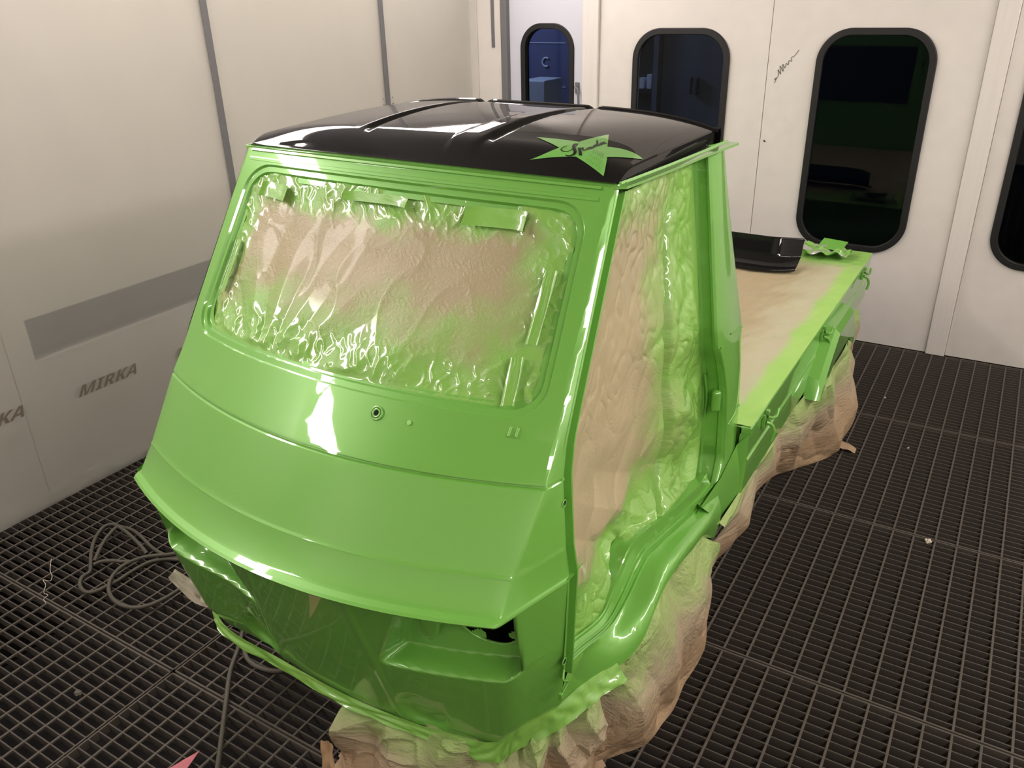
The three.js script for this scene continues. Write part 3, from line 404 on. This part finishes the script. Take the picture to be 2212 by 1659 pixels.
// load bed
{
  const side = []; for (const [y, x] of [[0.716, 0.70], [0.722, 0.708], [0.722, 0.735], [0.718, 0.740], [0.700, 0.740], [0.698, 0.736], [0.606, 0.736], [0.602, 0.741], [0.594, 0.741], [0.590, 0.736], [0.482, 0.736], [0.476, 0.730], [0.476, 0.68]]) { const r = []; for (const z of [-2.392, -2.40, -3.0, -3.8, -4.612, -4.618]) r.push([x - (z < -4.615 ? 0.008 : z > -2.395 ? 0.03 : 0), y, z]); side.push(r); }
  both('bed_side', loft(side, 0.4));
  tp('tailgate', rbox(1.46, 0.25, 0.02, 0.006, 0, 0.597, -4.612));
  tp('bed_front', rbox(1.40, 0.24, 0.02, 0.006, 0, 0.60, -2.425));
  tp('bed_floor', box(1.44, 0.02, 2.2, 0, 0.49, -3.51), M.dark);
  tp('chassis_rail', join([span(-0.34, -0.28, 0.34, 0.46, -1.6, -4.5), span(0.28, 0.34, 0.34, 0.46, -1.6, -4.5), span(-0.5, 0.5, 0.24, 0.30, -1.83, -1.89), span(-0.5, 0.5, 0.24, 0.30, -3.57, -3.63)]), M.dark);
  const hook = (z) => join([rbox(0.012, 0.05, 0.03, 0.003, 0.742, 0.68, z), rbox(0.014, 0.018, 0.018, 0.004, 0.75, 0.712, z), tube([[0.748, 0.690, z - 0.01], [0.760, 0.678, z - 0.03], [0.768, 0.676, z - 0.055], [0.766, 0.690, z - 0.085]], 0.006, 20, 7), tube([[0.748, 0.672, z], [0.766, 0.660, z - 0.012], [0.776, 0.634, z - 0.016], [0.772, 0.600, z - 0.01]], 0.0065, 20, 7)]);
  for (const z of [-2.56, -3.44, -4.36]) both('tie_hook', hook(z));
  // angular rear mudguards
  const mg = (x0, x1) => { const pr = [[-3.255, 0.455], [-3.30, 0.53], [-3.515, 0.688], [-3.83, 0.688], [-3.98, 0.56], [-4.0, 0.455]], rows = [];
    for (const [x, s, dy] of [[x0, 1, 0.012], [x1 - 0.022, 1, 0.0], [x1, 0.97, -0.022], [x1 - 0.002, 0.96, -0.15]]) rows.push(pr.map(([z, y], i) => [x, Math.max(0.455, y + (i > 0 && i < 5 ? dy : 0)), -3.63 + (z + 3.63) * s]));
    return loft(rows, 0.3); };
  both('rear_mudguard', mg(0.735, 0.802));
  for (const [x, z, w] of [[0.615, -1.87, 0.15], [-0.615, -1.87, 0.15], [0.625, -3.63, 0.15], [-0.625, -3.63, 0.15]]) { const pr = [[0.14, -w / 2 + 0.01], [0.2, -w / 2], [0.235, -w / 2 + 0.015], [0.245, -w / 4], [0.245, w / 4], [0.235, w / 2 - 0.015], [0.2, w / 2], [0.14, w / 2 - 0.01], [0.0, w / 2 - 0.03]]; const g = new THREE.LatheGeometry(pr.map(([a, b]) => new THREE.Vector2(a, b)), 36); g.rotateZ(Math.PI / 2); g.translate(x, 0.252 + (x > 0 ? 0.008 : -0.004), z); tp('wheel', g, M.tyre); }
}

// ---------------------------------------------------------------- masking on the truck (things laid on it; same frame as the truck)
const onTruck = (name, label, category) => { const g = thing(new THREE.Group(), name, label, category); g.position.copy(truck.position); g.rotation.copy(truck.rotation); return g; };
const mp = (parent, name, geo, mat, label) => { geo.translate(0, 0, -ZT); return part(parent, name, geo, mat, label); };
const scaleUV = (g, su, sv) => { const uv = g.attributes.uv; for (let i = 0; i < uv.count; i++) uv.setXY(i, uv.getX(i) * su, uv.getY(i) * sv); return g; };
{
  const ws = onTruck('windscreen_masking', 'crinkled beige paper and clear film taped into the windscreen opening, green around the edge', 'masking');
  const yA = 1.206, yZ = 1.586, H = yZ - yA;
  const hw = (y) => { const t = (y - 1.192) / 0.408; let w = lerp(0.547, 0.521, t) - 0.022; const r = 0.06, d = Math.min(y - yA, yZ - y) / 0.85; if (d < r) w -= r - Math.sqrt(Math.max(0, r * r - (r - d) ** 2)); return w; };
  const base = (u, v) => { const y = lerp(yA + 0.0005, yZ - 0.0005, v), x = (u * 2 - 1) * hw(y); return [x, y - 0.008, zF(x, y) - 0.012]; };
  const edge = (x, y) => Math.min(0.52 - Math.abs(x), (y - yA) * 1.15, (yZ - y) * 1.15);
  const disp = (u, v, x, y) => {
    const e = edge(x, y), rim = sst(0.13, 0.02, e), hold = sst(0, 0.018, e);
    let d = -0.010 * sst(0, 0.2, e) + 0.009 * fbm(x * 3.2, y * 2.6, 2, 3);
    const a = Math.atan2(y - 1.12, x + 0.22), fan = Math.abs((((a * 2.3 + 0.3 * N(x * 3, y * 3)) % 1) + 1) % 1 - 0.5) * 2;
    d += 0.008 * (fan - 0.5) * sst(0.26, 0.04, y - yA) * sst(0.6, 0.3, Math.abs(x + 0.1));                    // folds fanning up from the lower rim
    const q = x * 5.2 + (1.586 - y) * 1.7 + 0.5 * N(x * 4, y * 4, 5), tr = Math.abs(q - Math.floor(q) - 0.5) * 2; d += 0.006 * (tr - 0.5) * sst(0.0, 0.1, yZ - y) * sst(0.36, 0.2, yZ - y) * sst(0.1, -0.25, x);
    d += rim * (0.0055 * thin(x * 12, y * 13, 1.3) + 0.003 * thin(x * 30, y * 33, 2.2) - 0.004) + 0.0012 * thin(x * 9, y * 7, 3.4, 3) + rim * 0.010 * N(x * 7, y * 8, 5.5);
    return d * hold;
  };
  const col = (u, v, x, y, z, d) => { const n = fbm(x * 9, y * 9, 4) * 0.09, n2 = fbm(x * 40, y * 40, 5) * 0.05;
    const g = Math.max(sst(0.10, 0.03, 0.52 + x + n), sst(0.17, 0.05, 0.52 - x + n), sst(0.20, 0.04, y - yA + n * 1.3), sst(0.10, 0.03, yZ - y + n));
    return mixc(mixc(BEIGE, [0.315, 0.265, 0.135], 0.5 + n * 3), mixc(GREENMIST, LIME, 0.25 + n * 2), g * 0.95 + n2 * (g > 0.1 ? 1 : 0.3)); };
  mp(ws, 'masking_sheet', sheet(330, 150, base, disp, col), M.filmWindscreen);
  for (const [x, y, w, h, a, L] of [[-0.40, 1.545, 0.10, 0.035, -0.05, 0], [0.30, 1.555, 0.16, 0.038, 0.02, 0], [-0.05, 1.562, 0.2, 0.02, 0.01, 0], [0.475, 1.40, 0.028, 0.14, 0.02, 1], [-0.478, 1.36, 0.026, 0.12, -0.03, 1], [0.46, 1.26, 0.03, 0.09, 0.1, 1]]) {
    const g = sheet(14, 6, (u, v) => { const X = x + (u - 0.5) * w * Math.cos(a) - (v - 0.5) * h * Math.sin(a), Y = y + (u - 0.5) * w * Math.sin(a) + (v - 0.5) * h * Math.cos(a); return [X, Y - 0.004, zF(X, Y) - 0.004 + 0.012 * Math.pow(Math.abs(u - 0.5) * 2, 6) * (L ? 0.4 : 1)]; }, (u, v) => 0.003 * fbm(u * 5 + x * 9, v * 3, 2), () => mixc(GREENMIST, LIME, 0.15 + 0.4 * rnd() * 0.2)); mp(ws, 'tape_piece', g, M.film); }
}
{
  const dm = onTruck('door_masking', 'beige paper and clear film taped over the open door frame beside the corner post', 'masking');
  const A = curve([[0.592, 0.578, -1.345], [0.612, 0.70, -1.335], [0.620, 0.84, -1.335], [0.600, 1.0, -1.348], [0.584, 1.15, -1.382], [0.566, 1.43, -1.545], [0.548, 1.622, -1.668]]);
  const B = curve([[0.640, 0.62, -2.17], [0.616, 0.70, -2.262], [0.608, 0.81, -2.272], [0.602, 1.0, -2.235], [0.600, 1.13, -2.196], [0.553, 1.42, -2.222], [0.516, 1.622, -2.246]]);
  const Bo = curve([[0.592, 0.578, -1.345], [0.600, 0.566, -1.40], [0.610, 0.537, -1.547], [0.614, 0.575, -1.59], [0.625, 0.676, -1.685], [0.640, 0.668, -1.80], [0.648, 0.660, -1.893], [0.640, 0.62, -2.17]]);
  const To = poly([[0.548, 1.622, -1.668], [0.516, 1.622, -2.246]]);
  const base = (u, v) => { const a = A(v), b = B(v), c = Bo(u), d = To(u), c0 = A(0), c1 = B(0), d0 = A(1), d1 = B(1); return [0, 1, 2].map((k) => (1 - u) * a[k] + u * b[k] + (1 - v) * c[k] + v * d[k] - ((1 - u) * (1 - v) * c0[k] + u * (1 - v) * c1[k] + (1 - u) * v * d0[k] + u * v * d1[k])); };
  const disp = (u, v, x, y, z) => { const e = Math.min(u * 0.7, (1 - u) * 0.7, v * 1.0, (1 - v)), hold = sst(0, 0.03, e), rim = Math.max(sst(0.25, 0.05, v), sst(0.72, 0.95, u), sst(0.85, 1, v));
    let d = 0.035 * sst(0, 0.25, e) + 0.016 * fbm(z * 3.2, y * 2.6, 8, 3);
    d += 0.03 * sst(0.03, 0.0, Math.abs(u - 0.80 + 0.03 * N(y * 4, 1))) * sst(0.95, 0.8, v);           // the long fold along the pillar
    d += 0.075 * (crumple(z * 3.6, y * 3.6, 2, 3) - 0.5) * sst(0.62, 0.25, v) + 0.004 * thin(z * 6, y * 5, 1.7, 3);
    d += rim * (0.009 * thin(z * 9, y * 7, 3.3) + 0.004 * thin(z * 22, y * 19, 4.1) + 0.022 * N(z * 6, y * 4, 2.2)) + 0.0035 * thin(z * 24, y * 17, 6.3) * sst(0.5, 0.7, v);
    return -d * hold; };
  const col = (u, v, x, y, z) => { const n = fbm(z * 7, y * 7, 3) * 0.28, n2 = fbm(z * 30, y * 30, 6) * 0.08; const g = Math.max(sst(0.56, 0.92, u + n * 0.8 + 0.10 * sst(0.6, 1, v)), sst(0.30, 0.10, v + n * 0.6 - u * 0.12), sst(0.86, 0.99, v + n * 0.3)); return mixc(mixc(BEIGE, [0.47, 0.40, 0.24], 0.5 + n), mixc(GREENMIST, LIME, 0.35 + n), g * 0.95 + n2 * g); };
  mp(dm, 'masking_sheet', sheet(190, 270, base, disp, col), M.filmDoor);
}
{
  const bm = onTruck('bed_masking', 'beige masking paper stretched over the load bed with lime green overspray along its rim', 'masking');
  const base = (u, v) => { const x = lerp(-0.738, 0.738, u), z = lerp(-2.405, -4.618, v); return [x, 0.7235, z]; };
  const disp = (u, v, x, y, z) => { const e = Math.min(0.738 - Math.abs(x), z + 4.618), hold = sst(0.0, 0.05, e); return 0.001 + (-0.006 * sst(0, 0.3, e) + 0.006 * fbm(x * 4, z * 3, 2) + 0.010 * (crumple(x * 5 + z * 3, z * 4 - x * 2, 3, 4) - 0.5) + 0.004 * (ridge(x * 14, z * 14, 5) - 0.4) * sst(-4.15, -4.4, z)) * hold; };
  const col = (u, v, x, y, z) => { const n = fbm(x * 6, z * 5, 7) * 0.16, st = fbm(x * 26 + z * 9, z * 5 - x * 6, 4) * 0.16; const rim = sst(0.105, 0.055, 0.738 - x + n * 0.2), far = sst(-4.22, -4.42, z + n * 0.5), w = sst(0.34, 0.12, 0.738 - x + n * 0.8 + st); return mixc(mixc(mixc(mixc([0.43, 0.365, 0.22], [0.36, 0.30, 0.17], 0.5 + st * 4), [0.52, 0.52, 0.36], w * (0.7 + st * 3)), GREENMIST, clamp(far * 0.9 + w * 0.22 * (0.15 + st * 7))), mixc(LIME, [0.40, 0.64, 0.18], 0.5 + n * 2 + st * 3), rim * (1 - far * 0.7)); };
  mp(bm, 'masking_sheet', scaleUV(sheet(160, 240, base, disp, col), 4, 6), M.paper);
  const fo = onTruck('tape_scrap', 'crumpled green and silver tape scrap lying at the far corner of the bed', 'scrap');
  const fl = sheet(20, 16, (u, v) => { const a = (u - 0.5) * 0.26, b = (v - 0.5) * 0.16; return [0.52 + a, 0.755 + 0.02 * Math.abs(N(u * 3, v * 3)), -4.46 + b]; }, (u, v) => 0.026 * (ridge(u * 3.2, v * 3, 2) - 0.5) + 0.012 * N(u * 8, v * 8), (u, v) => (N(u * 4, v * 4, 3) > 0.05 ? [0.34, 0.36, 0.30] : GREENMIST)); mp(fo, 'crumpled_foil', fl, M.film);
  mp(fo, 'card_flap', rbox(0.13, 0.004, 0.09, 0.0015).rotateX(0.35).rotateY(-0.2).translate(0.55, 0.775, -4.50), M.green, 'flat green painted flap');
}
{
  // paper hanging over the wheels and under the front
  const hang = (top, bot, nu, nv, bulge, crump, col, seedz, side = 1) => { const T = curve(top), Bt = curve(bot); return crisp(nu, nv, (u, v) => { const a = T(u), b = Bt(u), s = Math.sin(v * Math.PI); return [lerp(a[0], b[0], v) + bulge[0] * s, lerp(a[1], b[1], v), lerp(a[2], b[2], v) + bulge[1] * s]; },
    (u, v, x, y, z) => { const h = sst(0, 0.05, v) * sst(1.02, 0.93, v); return side * h * (0.5 * crump[0] * fbm(u * crump[1], v * 1.6, seedz, 3) + crump[2] * (crumple(u * crump[3], v * crump[4], seedz % 5, 3) - 0.5) - crump[5] * thin(u * crump[3] * 2.4 + v, v * crump[4] * 2.6, seedz + 0.4, 2) + crump[5] * 0.5); }, col); };
  const tanCol = (gz) => (u, v, x, y, z) => { const n = fbm(u * 7, v * 5, gz) * 0.5, g = sst(0.42, 0.06, v + n * 0.5), m = sst(0.75, 0.25, v + n * 0.4); return mixc(mixc(mixc(TAN, [0.40, 0.285, 0.17], 0.5 + n), [0.38, 0.325, 0.215], m), mixc(GREENMIST, [0.42, 0.50, 0.2], 0.45), g * 0.8); };
  const fw = onTruck('wheel_paper', 'tan masking paper hanging over the front wheel below the wing', 'masking');
  mp(fw, 'paper_sheet', hang([[0.645, 0.445, -1.46], [0.700, 0.447, -1.525], [0.716, 0.475, -1.59], [0.721, 0.553, -1.69], [0.724, 0.565, -1.78], [0.725, 0.549, -1.90], [0.722, 0.515, -2.03], [0.712, 0.43, -2.15]],
    [[0.60, 0.012, -1.50], [0.67, 0.012, -1.58], [0.725, 0.012, -1.66], [0.742, 0.012, -1.75], [0.748, 0.012, -1.83], [0.740, 0.014, -1.94], [0.728, 0.03, -2.06], [0.69, 0.06, -2.2]], 130, 90, [0.028, -0.01], [0.05, 4, 0.07, 2.6, 1.5, 0.007], tanCol(3), 11, -1), M.paperCrumpled);
  const rw = onTruck('wheel_paper', 'tan masking paper hanging below the load bed around the rear wheel', 'masking');
  mp(rw, 'paper_sheet', hang([[0.728, 0.482, -2.18], [0.730, 0.480, -2.65], [0.730, 0.480, -3.02], [0.742, 0.470, -3.26], [0.788, 0.500, -3.48], [0.790, 0.500, -3.85], [0.745, 0.480, -4.05], [0.732, 0.478, -4.42]],
    [[0.64, 0.10, -2.42], [0.655, 0.14, -2.72], [0.668, 0.09, -3.15], [0.72, 0.014, -3.42], [0.835, 0.012, -3.62], [0.85, 0.014, -3.82], [0.80, 0.09, -4.1], [0.755, 0.15, -4.42]], 220, 90, [0.02, 0], [0.05, 6, 0.09, 5, 1.2, 0.008], tanCol(8), 21, -1), M.paperCrumpled);
  mp(rw, 'paper_tail', sheet(14, 8, (u, v) => [lerp(0.80, 0.93, u), 0.012 + 0.05 * u * (1 - u) * 2, -3.70 - 0.03 * u + (v - 0.5) * lerp(0.09, 0.05, u)], (u, v) => 0.008 * N(u * 4, v * 3, 2), () => TAN), M.paper);
  const bp = onTruck('bumper_paper', 'crumpled tan masking paper hanging below the front edge of the cab to the floor', 'masking');
  mp(bp, 'paper_sheet', hang([[0.03, 0.285, -1.185], [0.22, 0.285, -1.195], [0.40, 0.285, -1.23], [0.50, 0.290, -1.265], [0.56, 0.33, -1.31], [0.61, 0.375, -1.37], [0.66, 0.42, -1.47]],
    [[-0.02, 0.012, -1.12], [0.18, 0.012, -1.10], [0.36, 0.012, -1.14], [0.48, 0.012, -1.24], [0.56, 0.012, -1.33], [0.62, 0.012, -1.43], [0.66, 0.012, -1.53]], 190, 80, [0.01, 0.03], [0.06, 8, 0.10, 5, 1.7, 0.012], tanCol(5), 31, 1), M.paperCrumpled);
  mp(bp, 'tape_strip', (() => { const T = curve([[-0.610, 0.382, -1.30], [-0.556, 0.343, -1.238], [-0.495, 0.287, -1.200], [-0.2, 0.285, -1.175], [0.1, 0.285, -1.172], [0.35, 0.283, -1.205], [0.470, 0.287, -1.242], [0.528, 0.345, -1.278], [0.597, 0.388, -1.332], [0.648, 0.432, -1.42], [0.69, 0.444, -1.50]]); return sheet(200, 8, (u, v) => { const a = T(u), k = 0.03 + 0.045 * sst(0.45, 0.66, u); const r = sst(0.70, 0.82, u); return [a[0] - 0.006 * r + v * 0.035 * r, a[1] + 0.008 - v * k * (1 - 0.4 * r), a[2] + 0.004 + v * 0.012 * (1 - r)]; }, (u, v) => 0.006 * (ridge(u * 22, v * 2, 4) - 0.5) * sst(0, 0.3, v) + 0.008 * N(u * 9, v, 2) * v, (u, v) => mixc(GREENMIST, LIME, 0.2 + 0.5 * N(u * 12, v * 2, 5))); })(), M.film, 'glossy green painted tape');
  mp(bp, 'upright_fold', sheet(8, 20, (u, v) => [0.045 + (u - 0.5) * 0.045, lerp(0.012, 0.21, v), -1.055 - 0.02 * v + 0.015 * Math.abs(u - 0.5)], (u, v) => 0.01 * N(u * 3, v * 4, 6), () => [0.46, 0.31, 0.17]), M.paper);
  const sc = onTruck('paper_scrap', 'torn white paper corner sticking out under the front end above the hose', 'paper');
  mp(sc, 'torn_sheet', sheet(20, 14, (u, v) => { const t = u; return [lerp(-0.66, -0.54, t), lerp(0.42, 0.33, t) + (v - 0.5) * lerp(0.012, 0.06, Math.min(1, t * 2.2)) - 0.03 * Math.sin(t * 3), lerp(-1.16, -1.23, t) - 0.03 * v]; }, (u, v) => 0.012 * fbm(u * 5, v * 4, 3) + 0.006 * ridge(u * 6, v * 4, 4), () => [1, 1, 1]), M.whitePaper);
}
// glossy black panel lying on the bed
{
  const bp = onTruck('black_panel', 'glossy black curved body panel lying on the masked load bed', 'body panel');
  const rows = []; for (let j = 0; j <= 24; j++) { const t = j / 24, r = []; const [y, z] = t < 0.62 ? [lerp(0.865, 0.775, t / 0.62), lerp(-4.16, -4.13, t / 0.62)] : [lerp(0.775, 0.738, Math.sin((t - 0.62) / 0.38 * 1.57)), lerp(-4.13, -4.02, (t - 0.62) / 0.38)]; for (let i = 0; i <= 60; i++) { const s = i / 60, x = lerp(-0.50, 0.455, s), e = Math.max(0, (s - 0.84) / 0.16), ew = Math.max(0, (0.16 - s) / 0.16), b = Math.max(e, ew); r.push([x, y - (t < 0.1 ? 0.012 * b ** 4 : 0), z - 0.06 * b ** 2.2 - (1 - 0.2) * 0.02 * b]); } rows.push(r); }
  mp(bp, 'panel_skin', loft(rows, 0.6), M.black);
  const er = rows.map((r) => r.map(([x, y, z]) => [x, y - 0.006, z - 0.012])); mp(bp, 'panel_back', loft(er, 0.6, true), M.black);
  mp(bp, 'panel_rim', join([tube(rows[24].map((q) => [q[0], q[1] - 0.004, q[2] - 0.004]), 0.008, 80, 7), tube(rows[0].map((q) => [q[0], q[1] - 0.003, q[2] - 0.006]), 0.007, 80, 7)]), M.black);
}
// ---------------------------------------------------------------- things on the floor
{
  const HOSE = [[[-2.25, -1.72], [-2.40, -1.62], [-2.538, -1.564], [-2.616, -1.548], [-2.707, -1.558], [-2.797, -1.581], [-2.866, -1.593], [-2.904, -1.592], [-2.946, -1.584], [-2.987, -1.579], [-3.003, -1.557], [-2.991, -1.523], [-2.963, -1.483], [-2.919, -1.439], [-2.867, -1.397], [-2.812, -1.359], [-2.777, -1.33], [-2.776, -1.3], [-2.747, -1.269], [-2.709, -1.253], [-2.671, -1.253], [-2.652, -1.272], [-2.643, -1.303], [-2.634, -1.35], [-2.635, -1.406], [-2.632, -1.452], [-2.622, -1.494], [-2.585, -1.533], [-2.531, -1.559], [-2.38, -1.65], [-2.24, -1.78]], [[-2.8, -1.37], [-2.839, -1.413], [-2.876, -1.458], [-2.906, -1.505], [-2.927, -1.564], [-2.875, -1.562], [-2.79, -1.545], [-2.715, -1.525], [-2.658, -1.506]], [[-2.785, -1.357], [-2.776, -1.384], [-2.746, -1.407], [-2.704, -1.425], [-2.677, -1.442]], [[-2.30, -1.80], [-2.45, -1.68], [-2.551, -1.575], [-2.585, -1.542], [-2.617, -1.519], [-2.651, -1.486], [-2.671, -1.443], [-2.676, -1.405], [-2.665, -1.367], [-2.638, -1.326], [-2.6, -1.294], [-2.553, -1.272], [-2.501, -1.261], [-2.453, -1.265], [-2.414, -1.282], [-2.386, -1.315], [-2.368, -1.369], [-2.364, -1.407], [-2.361, -1.462], [-2.30, -1.60]]];
  const y0 = [0.0092, 0.0245, 0.0245, 0.0245];
  thing(new THREE.Mesh(join(HOSE.map((h, i) => tube(h.map(([x, z]) => [x, y0[i], z]), 0.0075, 140, 8))), M.hose), 'air_hose', 'grey rubber air hose lying in tangled loops on the grating', 'hose');
  const H2 = [[[-2.033, -1.442], [-1.948, -1.332], [-1.888, -1.244], [-1.793, -1.141], [-1.693, -1.035], [-1.604, -0.937], [-1.50, -0.80]], [[-1.942, -1.348], [-1.878, -1.31], [-1.817, -1.303], [-1.751, -1.322], [-1.712, -1.368], [-1.688, -1.43]]];
  thing(new THREE.Mesh(join(H2.map((h) => tube(h.map(([x, z]) => [x, 0.0092, z]), 0.0078, 90, 8))), M.hose), 'air_hose', 'straight grey rubber hose coming out from under the front of the truck', 'hose');
  const pg = sheet(12, 12, (u, v) => [-1.60 - 0.15 * u - 0.02 * v, 0.010 + 0.03 * u * v, -0.80 - 0.14 * v - 0.04 * u], (u, v) => 0.006 * fbm(u * 3, v * 3, 1), () => [1, 1, 1]);
  { const s = sheet(14, 14, (u, v) => { const a = [-1.717, -0.976], b = [-1.76, -0.84], c = [-1.62, -0.93]; const X = a[0] + (b[0] - a[0]) * v * 1.6 + (c[0] - a[0]) * u * v * 1.8, Z = a[1] + (b[1] - a[1]) * v * 1.6 + (c[1] - a[1]) * u * v * 1.8; return [X, 0.012 + 0.02 * u * v, Z]; }, (u, v) => 0.004 * fbm(u * 3, v * 3, 1), () => [1, 1, 1]); thing(new THREE.Mesh(s, M.pink), 'pink_paper', 'corner of a pink sheet of paper on the grating near the hose', 'paper'); }
  const th = tube([[-3.0, 0.003, -1.31], [-2.95, 0.004, -1.275], [-2.93, 0.003, -1.262], [-2.885, 0.004, -1.242], [-2.872, 0.003, -1.225], [-2.90, 0.004, -1.215], [-2.867, 0.003, -1.204], [-2.82, 0.004, -1.17], [-2.80, 0.003, -1.172], [-2.79, 0.004, -1.15], [-2.764, 0.003, -1.141]], 0.0011, 120, 5);
  thing(new THREE.Mesh(th, M.whitePaper), 'thread', 'thin pale thread lying on the grating near the hose loops', 'thread');
  const bits = [[-0.0, -3.125, 0.011, 'white paper crumb on the grating beside a cross bar of the nearest row', 'crumpled'], [-0.174, -3.879, 0.005, 'tiny pale crumb on the grating past the paper tail'], [-0.357, -4.397, 0.005, 'tiny pale crumb on the grating near the far wall'], [-2.246, -0.931, 0.011, 'dusty grey lump of dirt beside the long joint of the grating']];
  for (const [x, z, r, lb] of bits) { const g = new THREE.IcosahedronGeometry(r, 2), p = g.attributes.position; for (let i = 0; i < p.count; i++) { const k = 1 + 0.7 * N(p.getX(i) * 120 + x * 9, p.getY(i) * 120, p.getZ(i) * 120); p.setXYZ(i, p.getX(i) * k, p.getY(i) * k * 0.7, p.getZ(i) * k); } g.computeVertexNormals(); g.translate(0, r * 0.5, 0); const m = thing(new THREE.Mesh(g, lb.startsWith('dusty') ? M.hose : M.whitePaper), 'debris', lb, 'debris'); m.position.set(x, 0.001, z); }
}
// ---------------------------------------------------------------- dim workshop beyond the windows
{
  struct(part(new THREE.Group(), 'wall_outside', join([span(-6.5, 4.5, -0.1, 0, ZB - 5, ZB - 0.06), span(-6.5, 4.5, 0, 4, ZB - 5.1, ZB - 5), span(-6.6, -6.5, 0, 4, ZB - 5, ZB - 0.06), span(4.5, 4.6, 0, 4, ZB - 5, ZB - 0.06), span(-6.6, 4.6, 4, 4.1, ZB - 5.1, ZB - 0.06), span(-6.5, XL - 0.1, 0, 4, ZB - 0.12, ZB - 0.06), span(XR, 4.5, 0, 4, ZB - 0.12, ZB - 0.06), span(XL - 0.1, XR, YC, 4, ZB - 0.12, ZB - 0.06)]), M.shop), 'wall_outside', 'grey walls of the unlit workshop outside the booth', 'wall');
  const cab = thing(new THREE.Group(), 'shelf_cabinet', 'grey shelf cabinet seen dimly through the window above the roof', 'cabinet'); cab.position.set(-2.43, 0, ZB - 1.2);
  part(cab, 'cabinet_body', join([span(-0.5, -0.46, 0, 2, -0.2, 0.2), span(-0.06, -0.02, 0, 2, -0.2, 0.2), span(-0.5, -0.02, 0, 2, -0.22, -0.2)]), M.cabinet);
  for (const y of [0.5, 0.95, 1.3, 1.72]) part(cab, 'shelf', span(-0.46, -0.06, y, y + 0.025, -0.2, 0.18), M.shop);
  part(cab, 'cabinet_door', span(0.0, 0.8, 0.02, 2, 0.1, 0.16), M.cabinet);
  for (const x of [0.24, 0.29]) part(cab, 'handle', rbox(0.012, 0.12, 0.03, 0.004, x, 1.36, 0.18), M.rubber);
  for (const [x, y] of [[-0.17, 1.365], [-0.11, 1.377]]) { const b = thing(new THREE.Mesh(rbox(0.04, 0.08, 0.06, 0.004), M.shopWhite), 'small_carton', x < -0.15 ? 'smaller pale carton on the cabinet shelf behind glass' : 'larger pale carton on the cabinet shelf behind glass', 'carton'); b.position.set(-2.43 + x, y, ZB - 1.09); if (x > -0.15) b.scale.set(1.0, 1.3, 1); }
  const sgn = thing(new THREE.Group(), 'blue_board', 'blue board with a white letter C seen through the service door window', 'board'); sgn.position.set(-3.70, 1.42, ZB - 1.45);
  part(sgn, 'board_panel', rbox(0.62, 0.9, 0.03, 0.006), M.shopBlue);
  part(sgn, 'letter', new THREE.TorusGeometry(0.035, 0.008, 8, 24, Math.PI * 1.4).rotateZ(Math.PI * 0.3).translate(0.06, 0.05, 0.02), M.shopWhite);
  part(sgn, 'board_rule', span(-0.2, 0.25, 0.2, 0.206, 0.015, 0.02), M.shopWhite); part(sgn, 'board_rule', span(-0.2, 0.25, -0.15, -0.144, 0.015, 0.02), M.shopWhite);
  const bin = thing(new THREE.Mesh(rbox(0.22, 0.6, 0.3, 0.012), M.shopWhite), 'white_crate', 'white box standing behind the service door window', 'box'); bin.position.set(-3.44, 1.08, ZB - 1.0);
  const stand = thing(new THREE.Mesh(span(-0.15, 0.15, 0, 0.78, -0.17, 0.17), M.cabinet), 'low_bench', 'grey block under the white box outside the booth', 'block'); stand.position.set(-3.44, 0, ZB - 1.0);
  const l = new THREE.PointLight(0xb9c6f2, 11, 0, 2); l.position.set(-4.6, 2.7, ZB - 0.45); l.castShadow = true; l.shadow.radius = 12;
  const lamp = thing(new THREE.Mesh(new THREE.SphereGeometry(0.12, 16, 12), new THREE.MeshStandardMaterial({ color: 0xffffff, emissive: 0x9fb4ff, emissiveIntensity: 2 })), 'workshop_lamp', 'cold bluish lamp in the workshop outside the booth', 'lamp'); lamp.position.copy(l.position); lamp.add(l); l.position.set(0, 0, 0);
}
shade(scene);
renderer.render(scene, camera);
